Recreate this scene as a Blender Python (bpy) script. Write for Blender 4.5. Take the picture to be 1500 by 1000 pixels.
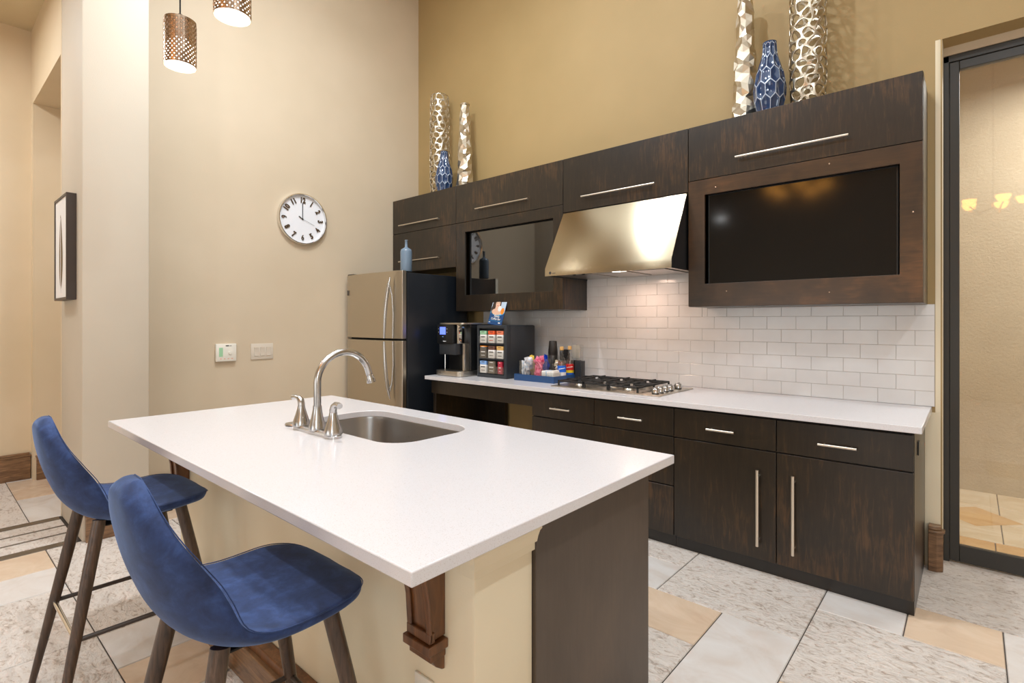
import bpy, bmesh, math, random
from mathutils import Vector, Matrix
random.seed(7)
PI = math.pi
scn = bpy.context.scene
for o in list(bpy.data.objects): bpy.data.objects.remove(o)
COL = scn.collection

# ---------------------------------------------------------------- camera
F_PX = 771.5
cam_d = bpy.data.cameras.new('camera'); cam = bpy.data.objects.new('camera', cam_d); COL.objects.link(cam)
cam_d.sensor_fit = 'HORIZONTAL'; cam_d.sensor_width = 36.0
cam_d.lens = F_PX/1500*36.0
cam_d.shift_y = -(500-471)/1500
cam_d.clip_start = 0.02
cam.location = (0, 0, 1.40)
cam.rotation_euler = (PI/2, 0, math.atan(674/771.5))
scn.camera = cam

# ---------------------------------------------------------------- colour management, world, main lights
vs = scn.view_settings
vs.view_transform = 'Standard'; vs.look = 'None'; vs.gamma = 1.0; vs.exposure = 0.0
vs.use_curve_mapping = False
scn.cycles.transparent_max_bounces = 24
w = bpy.data.worlds.new('world'); scn.world = w; w.use_nodes = True
w.node_tree.nodes['Background'].inputs[0].default_value = (1.0, 0.95, 0.88, 1)
w.node_tree.nodes['Background'].inputs[1].default_value = 0.25

def area(name, loc, power, size, col=(1, .95, .88), rot=(0, 0, 0), size_y=None, spread=180, shape=None):
    d = bpy.data.lights.new(name, 'AREA'); d.energy = power; d.color = col
    d.shape = shape or ('RECTANGLE' if size_y else 'DISK'); d.size = size
    if size_y: d.size_y = size_y
    d.spread = math.radians(spread)
    o = bpy.data.objects.new(name, d); COL.objects.link(o); o.location = loc; o.rotation_euler = rot
    return o
WARM = (1, .86, .68); NEUT = (1, .97, .93)
CEIL = 5.4
# wide soft fill panel added behind the camera, to the right
area('side_fill_light', (2.9, -3.7, 2.4), 76, 1.9, (.82, .93, 1), rot=(math.radians(80), 0, math.radians(32)), size_y=2.6)
area('ceiling_fill', (-1.4, .2, CEIL-.06), 108, 6.0, (.85, .94, 1), size_y=4.6)  # unseen wide panel added under the ceiling for soft fill
# low unseen panel added at the rear wall to brighten the island front
area('rear_fill_light', (-2.6, -4.5, 1.05), 34, 3.2, (.85, .94, 1), rot=(math.radians(90), 0, 0), size_y=1.5)
# recessed downlights
for i, (x, y, z, p) in enumerate([(-3.1, 1.65, 4.45, 44), (1.35, 1.0, 4.05, 42), (-1.7, 2.15, CEIL-.05, 42), (-3.0, 2.1, CEIL-.05, 30), (-2.6, -.9, CEIL-.05, 30), (.2, -.9, CEIL-.05, 26)]):
    area('downlight', (x, y, z), p*1.05, .11, (.86, .94, 1))
# hallway, passage and corridor lights
area('hall_light', (-5.4, -.5, 3.9), 40, .5, (.90, .94, .98))
area('passage_light', (-5.6, 1.9, 3.2), 11, .4, (.90, .94, .98))
area('corridor_light', (.9, 4.9, 3.3), 80, 1.2, (.90, .94, 1))
# warm lamp under the hood
area('hood_lamp', (-1.9, 3.55, 1.735), 2.6, .14, (1, .70, .54))

# ---------------------------------------------------------------- materials
MATS = {}
def nt(name):
    m = bpy.data.materials.new(name); m.use_nodes = True
    return m, m.node_tree.nodes, m.node_tree.links, m.node_tree.nodes['Principled BSDF']
def lin(c):
    return tuple(((v/255)/12.92 if v/255 <= .04045 else ((v/255+.055)/1.055)**2.4) for v in c) + (1,)
def tex_noise(N, L, scale, detail=4, rough=.55, stretch=(1, 1, 1), dist=0):
    tc = N.new('ShaderNodeTexCoord'); mp = N.new('ShaderNodeMapping'); mp.inputs['Scale'].default_value = stretch
    n = N.new('ShaderNodeTexNoise'); n.inputs['Scale'].default_value = scale; n.inputs['Detail'].default_value = detail
    n.inputs['Roughness'].default_value = rough; n.inputs['Distortion'].default_value = dist
    L.new(tc.outputs['Object'], mp.inputs[0]); L.new(mp.outputs[0], n.inputs['Vector'])
    return n
def ramp(N, L, src, stops):
    r = N.new('ShaderNodeValToRGB'); L.new(src, r.inputs[0])
    e = r.color_ramp.elements
    e[0].position, e[0].color = stops[0]; e[1].position, e[1].color = stops[-1]
    for p, c in stops[1:-1]:
        x = e.new(p); x.color = c
    return r
def bump(N, L, P, src, strength, dist=.01):
    b = N.new('ShaderNodeBump'); b.inputs['Strength'].default_value = strength; b.inputs['Distance'].default_value = dist
    L.new(src, b.inputs['Height']); L.new(b.outputs[0], P.inputs['Normal']); return b
def simple(name, col, rough=.5, metal=0, **kw):
    m, N, L, P = nt(name)
    P.inputs['Base Color'].default_value = lin(col); P.inputs['Roughness'].default_value = rough; P.inputs['Metallic'].default_value = metal
    for k, v in kw.items():
        P.inputs[k.replace('_', ' ')].default_value = v
    # faint procedural unevenness
    n = tex_noise(N, L, 40, 2); mr = N.new('ShaderNodeMapRange')
    mr.inputs[3].default_value = max(0, rough-.04); mr.inputs[4].default_value = min(1, rough+.04)
    L.new(n.outputs[0], mr.inputs[0]); L.new(mr.outputs[0], P.inputs['Roughness'])
    MATS[name] = m; return m
def paint(name, c1, c2, bs=.12, scale=160):
    m, N, L, P = nt(name)
    n = tex_noise(N, L, 1.3, 3); r = ramp(N, L, n.outputs[0], [(.3, lin(c1)), (.7, lin(c2))])
    L.new(r.outputs[0], P.inputs['Base Color']); P.inputs['Roughness'].default_value = .62
    f = tex_noise(N, L, scale, 3); bump(N, L, P, f.outputs[0], bs, .004)
    MATS[name] = m; return m
paint('paint_tan', (208, 190, 165), (201, 183, 157))
paint('paint_gold', (168, 141, 95), (160, 134, 88))
paint('paint_pale', (206, 194, 176), (200, 187, 169))
paint('paint_hall', (222, 202, 172), (214, 193, 160))
paint('paint_cream', (232, 219, 192), (222, 207, 178), .08)
paint('paint_ceiling', (214, 196, 160), (206, 186, 148))
paint('stucco', (206, 188, 158), (190, 170, 140), .9, 60)
def wood(name, c_dark, c_mid, c_hot, rough=.33, grain=(9, 9, 1.2), scale=5, coat=.25, amount=(.35, .55, .78), streak=.25):
    m, N, L, P = nt(name)
    n = tex_noise(N, L, scale, 6, .62, grain, .8)
    big = tex_noise(N, L, 2.3, 4, .6, (1, 1, .8), .4)
    mx = N.new('ShaderNodeMix'); mx.data_type = 'FLOAT'; mx.inputs[0].default_value = 1-streak
    L.new(n.outputs[0], mx.inputs[2]); L.new(big.outputs[0], mx.inputs[3])
    r = ramp(N, L, mx.outputs[0], [(amount[0], lin(c_dark)), (amount[1], lin(c_mid)), (amount[2], lin(c_hot))])
    L.new(r.outputs[0], P.inputs['Base Color'])
    P.inputs['Roughness'].default_value = rough; P.inputs['Coat Weight'].default_value = coat; P.inputs['Coat Roughness'].default_value = .25
    bump(N, L, P, n.outputs[0], .06, .003)
    MATS[name] = m; return m
wood('espresso', (24, 18, 12), (39, 29, 19), (88, 60, 34), amount=(.34, .52, .72), streak=.5, grain=(12, 12, 1.3))
wood('espresso_warm_lit', (38, 27, 18), (68, 46, 27), (122, 80, 44), grain=(1.2, 9, 9))  # orange of the light on the right surround put into the wood colour
wood('espresso_matte', (74, 62, 52), (86, 73, 62), (102, 84, 68), rough=.5, coat=.05)
wood('toe_kick', (24, 20, 18), (32, 27, 23), (44, 36, 30))
wood('walnut', (50, 36, 27), (80, 60, 46), (118, 92, 70), rough=.42, grain=(14, 14, 1.0), scale=7, streak=.75)
wood('stained_brown', (70, 40, 20), (112, 70, 38), (160, 108, 62), grain=(8, 8, 1.4), streak=.6)
wood('baseboard_wood', (84, 58, 38), (132, 98, 68), (176, 140, 104), grain=(1.0, 1.0, 9), scale=6, streak=.8)
def metal(name, col, rough, stretch=(1, 1, 60), amt=.10, scale=30):
    m, N, L, P = nt(name)
    P.inputs['Base Color'].default_value = lin(col); P.inputs['Metallic'].default_value = 1
    n = tex_noise(N, L, scale, 3, .6, stretch); mr = N.new('ShaderNodeMapRange')
    mr.inputs[3].default_value = max(.02, rough-amt); mr.inputs[4].default_value = rough+amt
    L.new(n.outputs[0], mr.inputs[0]); L.new(mr.outputs[0], P.inputs['Roughness'])
    if max(stretch) > 1: bump(N, L, P, n.outputs[0], .03, .001)
    MATS[name] = m; return m
metal('stainless', (200, 192, 180), .30, (1, 1, 40), .05)
metal('hood_steel', (190, 177, 152), .21, (1, 1, 40), .03)
Ph = MATS['hood_steel'].node_tree.nodes['Principled BSDF']; Ph.inputs['Anisotropic'].default_value = .93
tg = MATS['hood_steel'].node_tree.nodes.new('ShaderNodeTangent'); tg.direction_type = 'RADIAL'; tg.axis = 'X'
MATS['hood_steel'].node_tree.links.new(tg.outputs[0], Ph.inputs['Tangent'])
metal('stainless_fridge', (196, 186, 170), .30, (40, 40, 1), .05)
metal('nickel', (196, 194, 192), .24, (1, 1, 1), .04)
metal('handle_steel', (226, 216, 202), .34, (1, 1, 1), .04)
metal('chrome', (230, 228, 225), .08, (1, 1, 1), .02)
metal('silver_leaf', (206, 196, 178), .32, (1, 1, 1), .08)
metal('sink_steel', (176, 172, 168), .30, (1, 1, 1), .06)
metal('shade_metal', (188, 166, 146), .26, (1, 1, 1), .06)
simple('black_plastic', (22, 23, 25), .32)
simple('black_matte', (14, 14, 15), .6)
simple('charcoal', (44, 47, 52), .45)
simple('fridge_side', (24, 28, 34), .30)
simple('door_frame', (52, 50, 47), .38)
simple('iron', (30, 28, 27), .55)
simple('white_plastic', (232, 226, 214), .4)
simple('switch_plastic', (214, 202, 186), .4)
simple('clock_white', (232, 232, 236), .5)
simple('clock_numeral', (92, 74, 54), .35, .5)
simple('blue_tray', (36, 72, 118), .4)
simple('blue_glaze', (26, 54, 92), .12, 0, Coat_Weight=.6)
simple('blue_rim', (170, 180, 196), .25)
simple('grey_glaze', (112, 130, 148), .22)
simple('grout', (58, 50, 44), .8)
simple('tile_grout', (204, 197, 190), .8)
simple('gold_plastic', (200, 150, 80), .4)
simple('cork', (206, 160, 96), .7)
simple('paper_white', (236, 232, 228), .7)
simple('print_dark', (60, 56, 54), .6)
simple('feather', (118, 98, 66), .8)
simple('frame_dark', (66, 56, 50), .45)
simple('dark_cup', (44, 38, 34), .5)
simple('rubber', (30, 28, 26), .6)
for nm, c in dict(pk_green=(160, 205, 165), pk_orange=(232, 92, 48), pk_salmon=(236, 128, 92), pk_amber=(240, 142, 44), pk_brown=(108, 72, 58),
                  pk_tan=(226, 178, 104), pk_blue=(132, 172, 226), pk_olive=(120, 108, 92), pk_red=(184, 44, 66), pk_pink=(240, 130, 160),
                  pk_yellow=(240, 204, 84), pk_royal=(20, 70, 190), pk_white=(234, 234, 238), pk_graydark=(92, 84, 76), lb_blue=(26, 104, 216),
                  lb_red=(214, 36, 34), lb_yellow=(246, 214, 30), skin=(228, 184, 158), hair=(66, 48, 38), sign_blue=(30, 72, 124),
                  sign_cyan=(60, 170, 214), sky_pale=(190, 206, 224), pk_magenta=(206, 60, 104), pk_cream=(224, 206, 176)).items():
    simple(nm, c, .5)
def mk_quartz():
    m, N, L, P = nt('quartz')
    n = tex_noise(N, L, 420, 2, .5); r = ramp(N, L, n.outputs[0], [(.30, lin((196, 188, 184))), (.40, lin((216, 212, 214))), (1, lin((220, 217, 219)))])
    L.new(r.outputs[0], P.inputs['Base Color']); P.inputs['Roughness'].default_value = .16
    MATS['quartz'] = m
mk_quartz()
def mk_velvet():
    m, N, L, P = nt('navy_velvet')
    n = tex_noise(N, L, 16, 6, .66, (1, 1, 1), .3); r = ramp(N, L, n.outputs[0], [(.3, lin((24, 37, 70))), (.52, lin((37, 56, 100))), (.78, lin((60, 85, 140)))])
    L.new(r.outputs[0], P.inputs['Base Color']); P.inputs['Roughness'].default_value = .85
    P.inputs['Sheen Weight'].default_value = .55; P.inputs['Sheen Roughness'].default_value = .4
    P.inputs['Sheen Tint'].default_value = lin((150, 178, 226))
    f = tex_noise(N, L, 500, 2); bump(N, L, P, f.outputs[0], .15, .001)
    MATS['navy_velvet'] = m
mk_velvet()
def mk_stone(name, base, dark, light, swirl=True):
    m, N, L, P = nt(name)
    if swirl:
        a = tex_noise(N, L, 12, 9, .74, (1, 1.8, 1), 2.4)
        r = ramp(N, L, a.outputs[0], [(.38, lin(dark)), (.46, lin(base)), (.55, lin(light)), (.62, lin(base))])
        L.new(r.outputs[0], P.inputs['Base Color'])
        b = tex_noise(N, L, 10, 8, .66, (1, 2.0, 1), 3.4)
        bump(N, L, P, b.outputs[0], .8, .014); P.inputs['Roughness'].default_value = .46
    else:
        a = tex_noise(N, L, 3.0, 5, .6, (1, 1.4, 1), 1.5)
        r = ramp(N, L, a.outputs[0], [(.3, lin(dark)), (.5, lin(base)), (.7, lin(light))])
        L.new(r.outputs[0], P.inputs['Base Color']); P.inputs['Roughness'].default_value = .26
        bump(N, L, P, a.outputs[0], .05, .004)
    MATS[name] = m
mk_stone('tile_textured', (209, 196, 186), (168, 151, 138), (220, 212, 205))
mk_stone('tile_beige', (206, 182, 158), (196, 170, 146), (214, 192, 170), False)
mk_stone('tile_light', (208, 201, 196), (200, 188, 179), (214, 210, 207), False)
mk_stone('tile_dark', (84, 72, 60), (70, 58, 48), (100, 88, 76), False)
mk_stone('tile_cream', (224, 202, 168), (214, 190, 152), (232, 214, 186), False)
mk_stone('tile_honey', (214, 170, 112), (204, 156, 98), (226, 186, 130), False)
def mk_subway():
    m, N, L, P = nt('subway_glaze')
    n = tex_noise(N, L, 5, 2); r = ramp(N, L, n.outputs[0], [(.3, lin((216, 212, 210))), (.7, lin((224, 221, 219)))])
    L.new(r.outputs[0], P.inputs['Base Color']); P.inputs['Roughness'].default_value = .16
    f = tex_noise(N, L, 14, 2); bump(N, L, P, f.outputs[0], .08, .004)
    MATS['subway_glaze'] = m
mk_subway()
def mk_emit(name, col, s):
    m, N, L, P = nt(name)
    P.inputs['Base Color'].default_value = lin(col); P.inputs['Emission Color'].default_value = lin(col); P.inputs['Emission Strength'].default_value = s
    n = tex_noise(N, L, 60, 2); mr = N.new('ShaderNodeMapRange'); mr.inputs[3].default_value = s*.85; mr.inputs[4].default_value = s*1.1
    L.new(n.outputs[0], mr.inputs[0]); L.new(mr.outputs[0], P.inputs['Emission Strength'])
    MATS[name] = m
mk_emit('bulb_glow', (255, 246, 236), 7)
mk_emit('amber_glow', (255, 176, 80), 15)
mk_emit('screen_blue', (96, 120, 255), 1.3)
def mk_screen():
    m, N, L, P = nt('tv_glass')
    P.inputs['Base Color'].default_value = lin((10, 10, 11)); P.inputs['Roughness'].default_value = .17; P.inputs['IOR'].default_value = 1.42
    n = tex_noise(N, L, 60, 1); mr = N.new('ShaderNodeMapRange'); mr.inputs[3].default_value = .09; mr.inputs[4].default_value = .12
    L.new(n.outputs[0], mr.inputs[0]); L.new(mr.outputs[0], P.inputs['Roughness'])
    MATS['tv_glass'] = m
    m, N, L, P = nt('tv_glass_clear')
    P.inputs['Base Color'].default_value = lin((8, 8, 8)); P.inputs['IOR'].default_value = 2.2
    n = tex_noise(N, L, 60, 1); mr = N.new('ShaderNodeMapRange'); mr.inputs[3].default_value = .03; mr.inputs[4].default_value = .05
    L.new(n.outputs[0], mr.inputs[0]); L.new(mr.outputs[0], P.inputs['Roughness'])
    MATS['tv_glass_clear'] = m
mk_screen()
def mk_glass(name, tint, gloss=.08, haze=0.0, ior=1.45):
    m = bpy.data.materials.new(name); m.use_nodes = True; N = m.node_tree.nodes; L = m.node_tree.links
    N.remove(N['Principled BSDF']); out = N['Material Output']
    t = N.new('ShaderNodeBsdfTransparent'); t.inputs[0].default_value = lin(tint)
    g = N.new('ShaderNodeBsdfGlossy'); g.inputs['Roughness'].default_value = .02
    lw = N.new('ShaderNodeLayerWeight'); lw.inputs['Blend'].default_value = .5
    pw_ = N.new('ShaderNodeMath'); pw_.operation = 'POWER'; pw_.inputs[1].default_value = 4.0; L.new(lw.outputs['Facing'], pw_.inputs[0])
    ma = N.new('ShaderNodeMath'); ma.operation = 'MULTIPLY_ADD'; ma.inputs[1].default_value = .6; ma.inputs[2].default_value = gloss; L.new(pw_.outputs[0], ma.inputs[0])
    mx = N.new('ShaderNodeMixShader'); L.new(ma.outputs[0], mx.inputs[0]); L.new(t.outputs[0], mx.inputs[1]); L.new(g.outputs[0], mx.inputs[2])
    last = mx
    if haze:
        d = N.new('ShaderNodeBsdfDiffuse'); d.inputs[0].default_value = lin((235, 225, 210))
        n = tex_noise(N, L, 4, 3); mr = N.new('ShaderNodeMapRange'); mr.inputs[3].default_value = haze*.7; mr.inputs[4].default_value = haze*1.3
        L.new(n.outputs[0], mr.inputs[0])
        m2 = N.new('ShaderNodeMixShader'); L.new(mr.outputs[0], m2.inputs[0]); L.new(mx.outputs[0], m2.inputs[1]); L.new(d.outputs[0], m2.inputs[2]); last = m2
    L.new(last.outputs[0], out.inputs[0]); MATS[name] = m
mk_glass('door_glass', (248, 247, 243), .055, haze=.05)
mk_glass('clear_glass', (250, 250, 249), .035, haze=.03)
mk_glass('syrup_amber', (200, 110, 40), haze=.1)

# ---------------------------------------------------------------- mesh builder
def total_loc(o):
    v = Vector((0, 0, 0))
    while o: v += o.location; o = o.parent
    return v
class MB:
    def __init__(s): s.bm = bmesh.new(); s.slots = []
    def mi(s, m):
        if m not in s.slots: s.slots.append(m)
        return s.slots.index(m)
    def face(s, vs, m):
        try:
            f = s.bm.faces.new(vs); f.material_index = s.mi(m); return f
        except ValueError: return None
    def box(s, x0, x1, y0, y1, z0, z1, m, bev=0):
        v = [s.bm.verts.new(p) for p in ((x0,y0,z0),(x1,y0,z0),(x1,y1,z0),(x0,y1,z0),(x0,y0,z1),(x1,y0,z1),(x1,y1,z1),(x0,y1,z1))]
        fs = [s.face([v[i] for i in q], m) for q in ((3,2,1,0),(4,5,6,7),(0,1,5,4),(1,2,6,5),(2,3,7,6),(3,0,4,7))]
        if bev:
            es = list({e for f in fs for e in f.edges})
            r = bmesh.ops.bevel(s.bm, geom=es, offset=bev, segments=2, affect='EDGES', profile=.5)
            for f in r['faces']: f.material_index = s.mi(m)
        return v
    def prism(s, pts, axis, a, b, m):      # pts 2D polygon extruded along axis from a to b
        def P(p, t):
            return {'x': (t, p[0], p[1]), 'y': (p[0], t, p[1]), 'z': (p[0], p[1], t)}[axis]
        A = [s.bm.verts.new(P(p, a)) for p in pts]; B = [s.bm.verts.new(P(p, b)) for p in pts]
        n = len(pts); s.face(A[::-1], m); s.face(B, m)
        for i in range(n): s.face([A[i], A[(i+1) % n], B[(i+1) % n], B[i]], m)
    def tube(s, path, rad, m, seg=14, caps=True):
        P = [Vector(p) for p in path]; n = len(P); R = rad if isinstance(rad, (list, tuple)) else [rad]*n
        rings = []; up = None
        for i in range(n):
            t = (P[min(i+1, n-1)]-P[max(i-1, 0)]).normalized()
            if up is None:
                up = Vector((0, 0, 1)) if abs(t.z) < .9 else Vector((1, 0, 0))
            a = t.cross(up)
            if a.length < 1e-5: a = t.cross(Vector((0, 1, 0)))
            a.normalize(); b = a.cross(t).normalized(); up = b
            rings.append([s.bm.verts.new(P[i]+R[i]*(math.cos(k*2*PI/seg)*a+math.sin(k*2*PI/seg)*b)) for k in range(seg)])
        for i in range(n-1):
            for k in range(seg): s.face([rings[i][k], rings[i][(k+1) % seg], rings[i+1][(k+1) % seg], rings[i+1][k]], m)
        if caps: s.face(rings[0][::-1], m); s.face(rings[-1], m)
    def lathe(s, prof, c, m, seg=32, closed=False, axis='z', mats=None):
        rings = []
        for r, h in prof:
            if r < 1e-6: r = 1e-5
            ring = []
            for k in range(seg):
                a = k*2*PI/seg; p = (r*math.cos(a), r*math.sin(a), h)
                if axis == 'x': p = (h, p[0], p[1])
                elif axis == 'y': p = (p[0], h, p[1])
                ring.append(s.bm.verts.new((c[0]+p[0], c[1]+p[1], c[2]+p[2])))
            rings.append(ring)
        for i in range(len(rings)-1):
            mm = mats[i] if mats else m
            for k in range(seg): s.face([rings[i][k], rings[i][(k+1) % seg], rings[i+1][(k+1) % seg], rings[i+1][k]], mm)
        if closed: 
            for k in range(seg): s.face([rings[-1][k], rings[-1][(k+1) % seg], rings[0][(k+1) % seg], rings[0][k]], m)
        else:
            s.face(rings[0][::-1], mats[0] if mats else m); s.face(rings[-1], mats[-1] if mats else m)
    def quad(s, pts, m): return s.face([s.bm.verts.new(p) for p in pts], m)
    def slab(s, poly, hole, z0, z1, m):    # polygon with a hole, extruded
        def loop(pts):
            vs = [s.bm.verts.new((p[0], p[1], z1)) for p in pts]
            return [s.bm.edges.new((vs[i], vs[(i+1) % len(vs)])) for i in range(len(vs))]
        es = loop(poly)+(loop(hole) if hole else [])
        r = bmesh.ops.triangle_fill(s.bm, edges=es, use_beauty=True)
        fs = [g for g in r['geom'] if isinstance(g, bmesh.types.BMFace)]
        for f in fs: f.material_index = s.mi(m)
        e = bmesh.ops.extrude_face_region(s.bm, geom=fs)
        bmesh.ops.translate(s.bm, verts=[g for g in e['geom'] if isinstance(g, bmesh.types.BMVert)], vec=(0, 0, z0-z1))
        for f in s.bm.faces: f.material_index = s.mi(m)
    def rot(s, ang, c, axis='Z'):
        bmesh.ops.rotate(s.bm, verts=s.bm.verts, cent=c, matrix=Matrix.Rotation(ang, 3, axis)); return s
    def build(s, name, parent=None, smooth=35, bev=0, mods=None, recalc=True):
        if recalc: bmesh.ops.recalc_face_normals(s.bm, faces=s.bm.faces)
        me = bpy.data.meshes.new(name)
        if parent: off = total_loc(parent)
        else:
            xs = [v.co for v in s.bm.verts]
            off = Vector(((min(v.x for v in xs)+max(v.x for v in xs))/2, (min(v.y for v in xs)+max(v.y for v in xs))/2, min(v.z for v in xs)))
        bmesh.ops.translate(s.bm, verts=s.bm.verts, vec=-off)
        s.bm.to_mesh(me); s.bm.free()
        for m in s.slots: me.materials.append(MATS[m])
        if smooth:
            me.polygons.foreach_set('use_smooth', [True]*len(me.polygons)); me.set_sharp_from_angle(angle=math.radians(smooth))
        o = bpy.data.objects.new(name, me); COL.objects.link(o)
        if parent: o.parent = parent
        else: o.location = off
        if bev:
            b = o.modifiers.new('bevel', 'BEVEL'); b.width = bev; b.segments = 2; b.limit_method = 'ANGLE'; b.angle_limit = math.radians(40)
        return o
def thing(name, label, cat, loc, group=None):
    o = bpy.data.objects.new(name, None); COL.objects.link(o); o.location = loc; o.empty_display_size = .05
    o['label'] = label; o['category'] = cat
    if group: o['group'] = group
    return o
def tag(o, label, cat, group=None):
    o['label'] = label; o['category'] = cat
    if group: o['group'] = group
    return o
def struct(o): o['kind'] = 'structure'; return o
def dup(root, loc, label):
    r = root.copy(); COL.objects.link(r); r.location = loc; r['label'] = label
    def kids(src, dst):
        for ch in [c for c in src.children]:
            c = ch.copy(); COL.objects.link(c); c.parent = dst; kids(ch, c)
    kids(root, r); return r
def B(name, x0, x1, y0, y1, z0, z1, m, parent=None, bev=0, meshbev=0):
    b = MB(); b.box(x0, x1, y0, y1, z0, z1, m, meshbev); return b.build(name, parent, bev=bev)
def rrect(x0, x1, y0, y1, r, n=8):
    pts = []
    for cx, cy, a0 in ((x1-r, y1-r, 0), (x0+r, y1-r, PI/2), (x0+r, y0+r, PI), (x1-r, y0+r, 1.5*PI)):
        for k in range(n+1):
            a = a0+k*PI/2/n; pts.append((cx+r*math.cos(a), cy+r*math.sin(a)))
    return pts
def text_obj(name, body, size, m, parent, mat4, extrude=.001, sx=1.0, align='CENTER', bold=0):
    c = bpy.data.curves.new(name, 'FONT'); c.body = body; c.size = size; c.extrude = extrude; c.align_x = align; c.align_y = 'CENTER'; c.offset = bold
    t = bpy.data.objects.new(name+'_tmp', c); COL.objects.link(t)
    dg = bpy.context.evaluated_depsgraph_get()
    me = bpy.data.meshes.new_from_object(t.evaluated_get(dg)); bpy.data.objects.remove(t); bpy.data.curves.remove(c)
    me.transform(Matrix.Translation(-total_loc(parent)) @ mat4 @ Matrix.Diagonal((sx, 1, 1, 1)))
    me.materials.clear(); me.materials.append(MATS[m])
    o = bpy.data.objects.new(name, me); COL.objects.link(o); o.parent = parent; return o

# ---------------------------------------------------------------- room shell
YW = 3.85; XL = -4.79; ZC = CEIL
# back wall with the sliding door opening
b = MB()
b.box(XL-.12, -.128, YW, YW+.14, 0, ZC, 'paint_gold', 0)
b.box(-.128, 3.2, YW, YW+.14, 3.0, ZC, 'paint_gold', 0)
b.box(2.2, 4.0, YW, YW+.14, 0, 3.0, 'paint_gold', 0)
b.box(-.128, 2.2, YW+.14, YW+.20, 2.952, 3.06, 'paint_tan', 0)
struct(b.build('wall_back'))
struct(B('wall_left', XL-.14, XL, 1.085, YW, 0, ZC, 'paint_tan'))
struct(B('wall_pillar', XL-.14, -4.25, .72, 1.085, 0, ZC, 'paint_pale', meshbev=.012))
b = MB(); b.box(-4.95, XL-.14, .72, 1.085, 0, 3.33, 'paint_hall'); b.box(-6.36, XL-.14, .72, 1.085, 3.33, ZC, 'paint_hall'); b.box(-6.36, -6.25, .72, 1.085, 0, 3.33, 'paint_hall')
struct(b.build('wall_hall'))
struct(B('wall_hall_side', -6.48, -6.36, -4.0, .72, 0, ZC, 'paint_hall'))
struct(B('wall_passage_left', -6.37, -6.25, 1.085, 3.2, 0, 3.4, 'paint_hall'))
struct(B('wall_passage_end', -6.37, XL-.14, 3.2, 3.32, 0, 3.4, 'paint_hall'))
struct(B('ceiling_passage', -6.37, XL-.14, 1.085, 3.32, 3.4, 3.5, 'paint_ceiling'))
struct(B('ceiling_hall', -6.48, -4.6, -4.0, .72, 4.0, 4.1, 'paint_ceiling'))
struct(B('wall_right', 3.9, 4.02, -4.6, 3.99, 0, ZC, 'paint_tan'))
struct(B('wall_rear', -6.5, 4.0, -4.7, -4.58, 0, ZC, 'paint_tan'))
struct(B('ceiling', -6.5, 4.02, -4.7, 4.0, ZC, ZC+.1, 'paint_ceiling'))
# corridor beyond the sliding door
struct(B('wall_corridor', -1.2, 4.2, 5.8, 5.92, 0, 3.6, 'stucco'))
struct(B('wall_corridor_left', -1.3, -1.2, 3.99, 5.92, 0, 3.6, 'stucco'))
struct(B('wall_corridor_right', 4.1, 4.2, 3.99, 5.8, 0, 3.6, 'stucco'))
struct(B('ceiling_corridor', -1.3, 4.2, 3.99, 5.92, 3.5, 3.6, 'paint_ceiling'))

# tiled floor
U = .3375; OX = -.2325; OY = 2.915
fl = MB(); fl.box(-6.5, 4.2, -4.7, 6.0, -.05, -.004, 'grout')
G = .004
def ftile(x0, x1, y0, y1, m):
    fl.bm.verts.ensure_lookup_table()
    h = 0.0; c = .003
    a = [(x0+G/2, y0+G/2), (x1-G/2, y0+G/2), (x1-G/2, y1-G/2), (x0+G/2, y1-G/2)]
    i = [(x0+G/2+c, y0+G/2+c), (x1-G/2-c, y0+G/2+c), (x1-G/2-c, y1-G/2-c), (x0+G/2+c, y1-G/2-c)]
    A = [fl.bm.verts.new((p[0], p[1], -.004)) for p in a]; I = [fl.bm.verts.new((p[0], p[1], h)) for p in i]
    fl.face(I, m)
    for k in range(4): fl.face([A[k], A[(k+1) % 4], I[(k+1) % 4], I[k]], m)
occ = {}
def place(ci, cj, w_, h_, m):
    for i in range(ci, ci+w_):
        for j in range(cj, cj+h_):
            if (i, j) in occ: return False
    for i in range(ci, ci+w_):
        for j in range(cj, cj+h_): occ[(i, j)] = 1
    ftile(OX+ci*U, OX+(ci+w_)*U, OY+cj*U, OY+(cj+h_)*U, m); return True
T, BE, LI = 'tile_textured', 'tile_beige', 'tile_light'
for a in [(-3,-1,2,2,T), (-1,-2,2,2,T), (-2,-3,1,2,LI), (-4,-2,2,1,BE), (-5,-1,2,1,LI), (-5,0,2,2,T), (-1,0,1,1,LI), (0,0,1,1,BE), (1,-1,1,2,LI),
          (-4,-4,2,2,T), (-1,-3,1,1,BE), (0,-4,2,2,T), (-12,-7,2,2,T), (-11,-8,1,1,LI), (-12,-9,1,2,BE), (-10,-7,2,1,T), (-10,-9,2,2,T), (-8,-7,1,1,LI),
          (-7,-7,1,2,BE), (-8,-9,2,2,T), (-10,-6,2,2,T), (-6,-7,2,2,T), (-8,-6,1,1,LI)]: place(*a)
for i in (-1, 0, 1):
    for j in (1, 2): occ[(i, j)] = 1
ftile(OX-U, OX, OY+U, 4.05, T); ftile(OX, OX+2*U, OY+U, 4.05, T)
for i in range(2, 12): ftile(OX+i*U, OX+(i+1)*U, OY+3*U, 4.05, LI)
IY1 = 3; 
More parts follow.
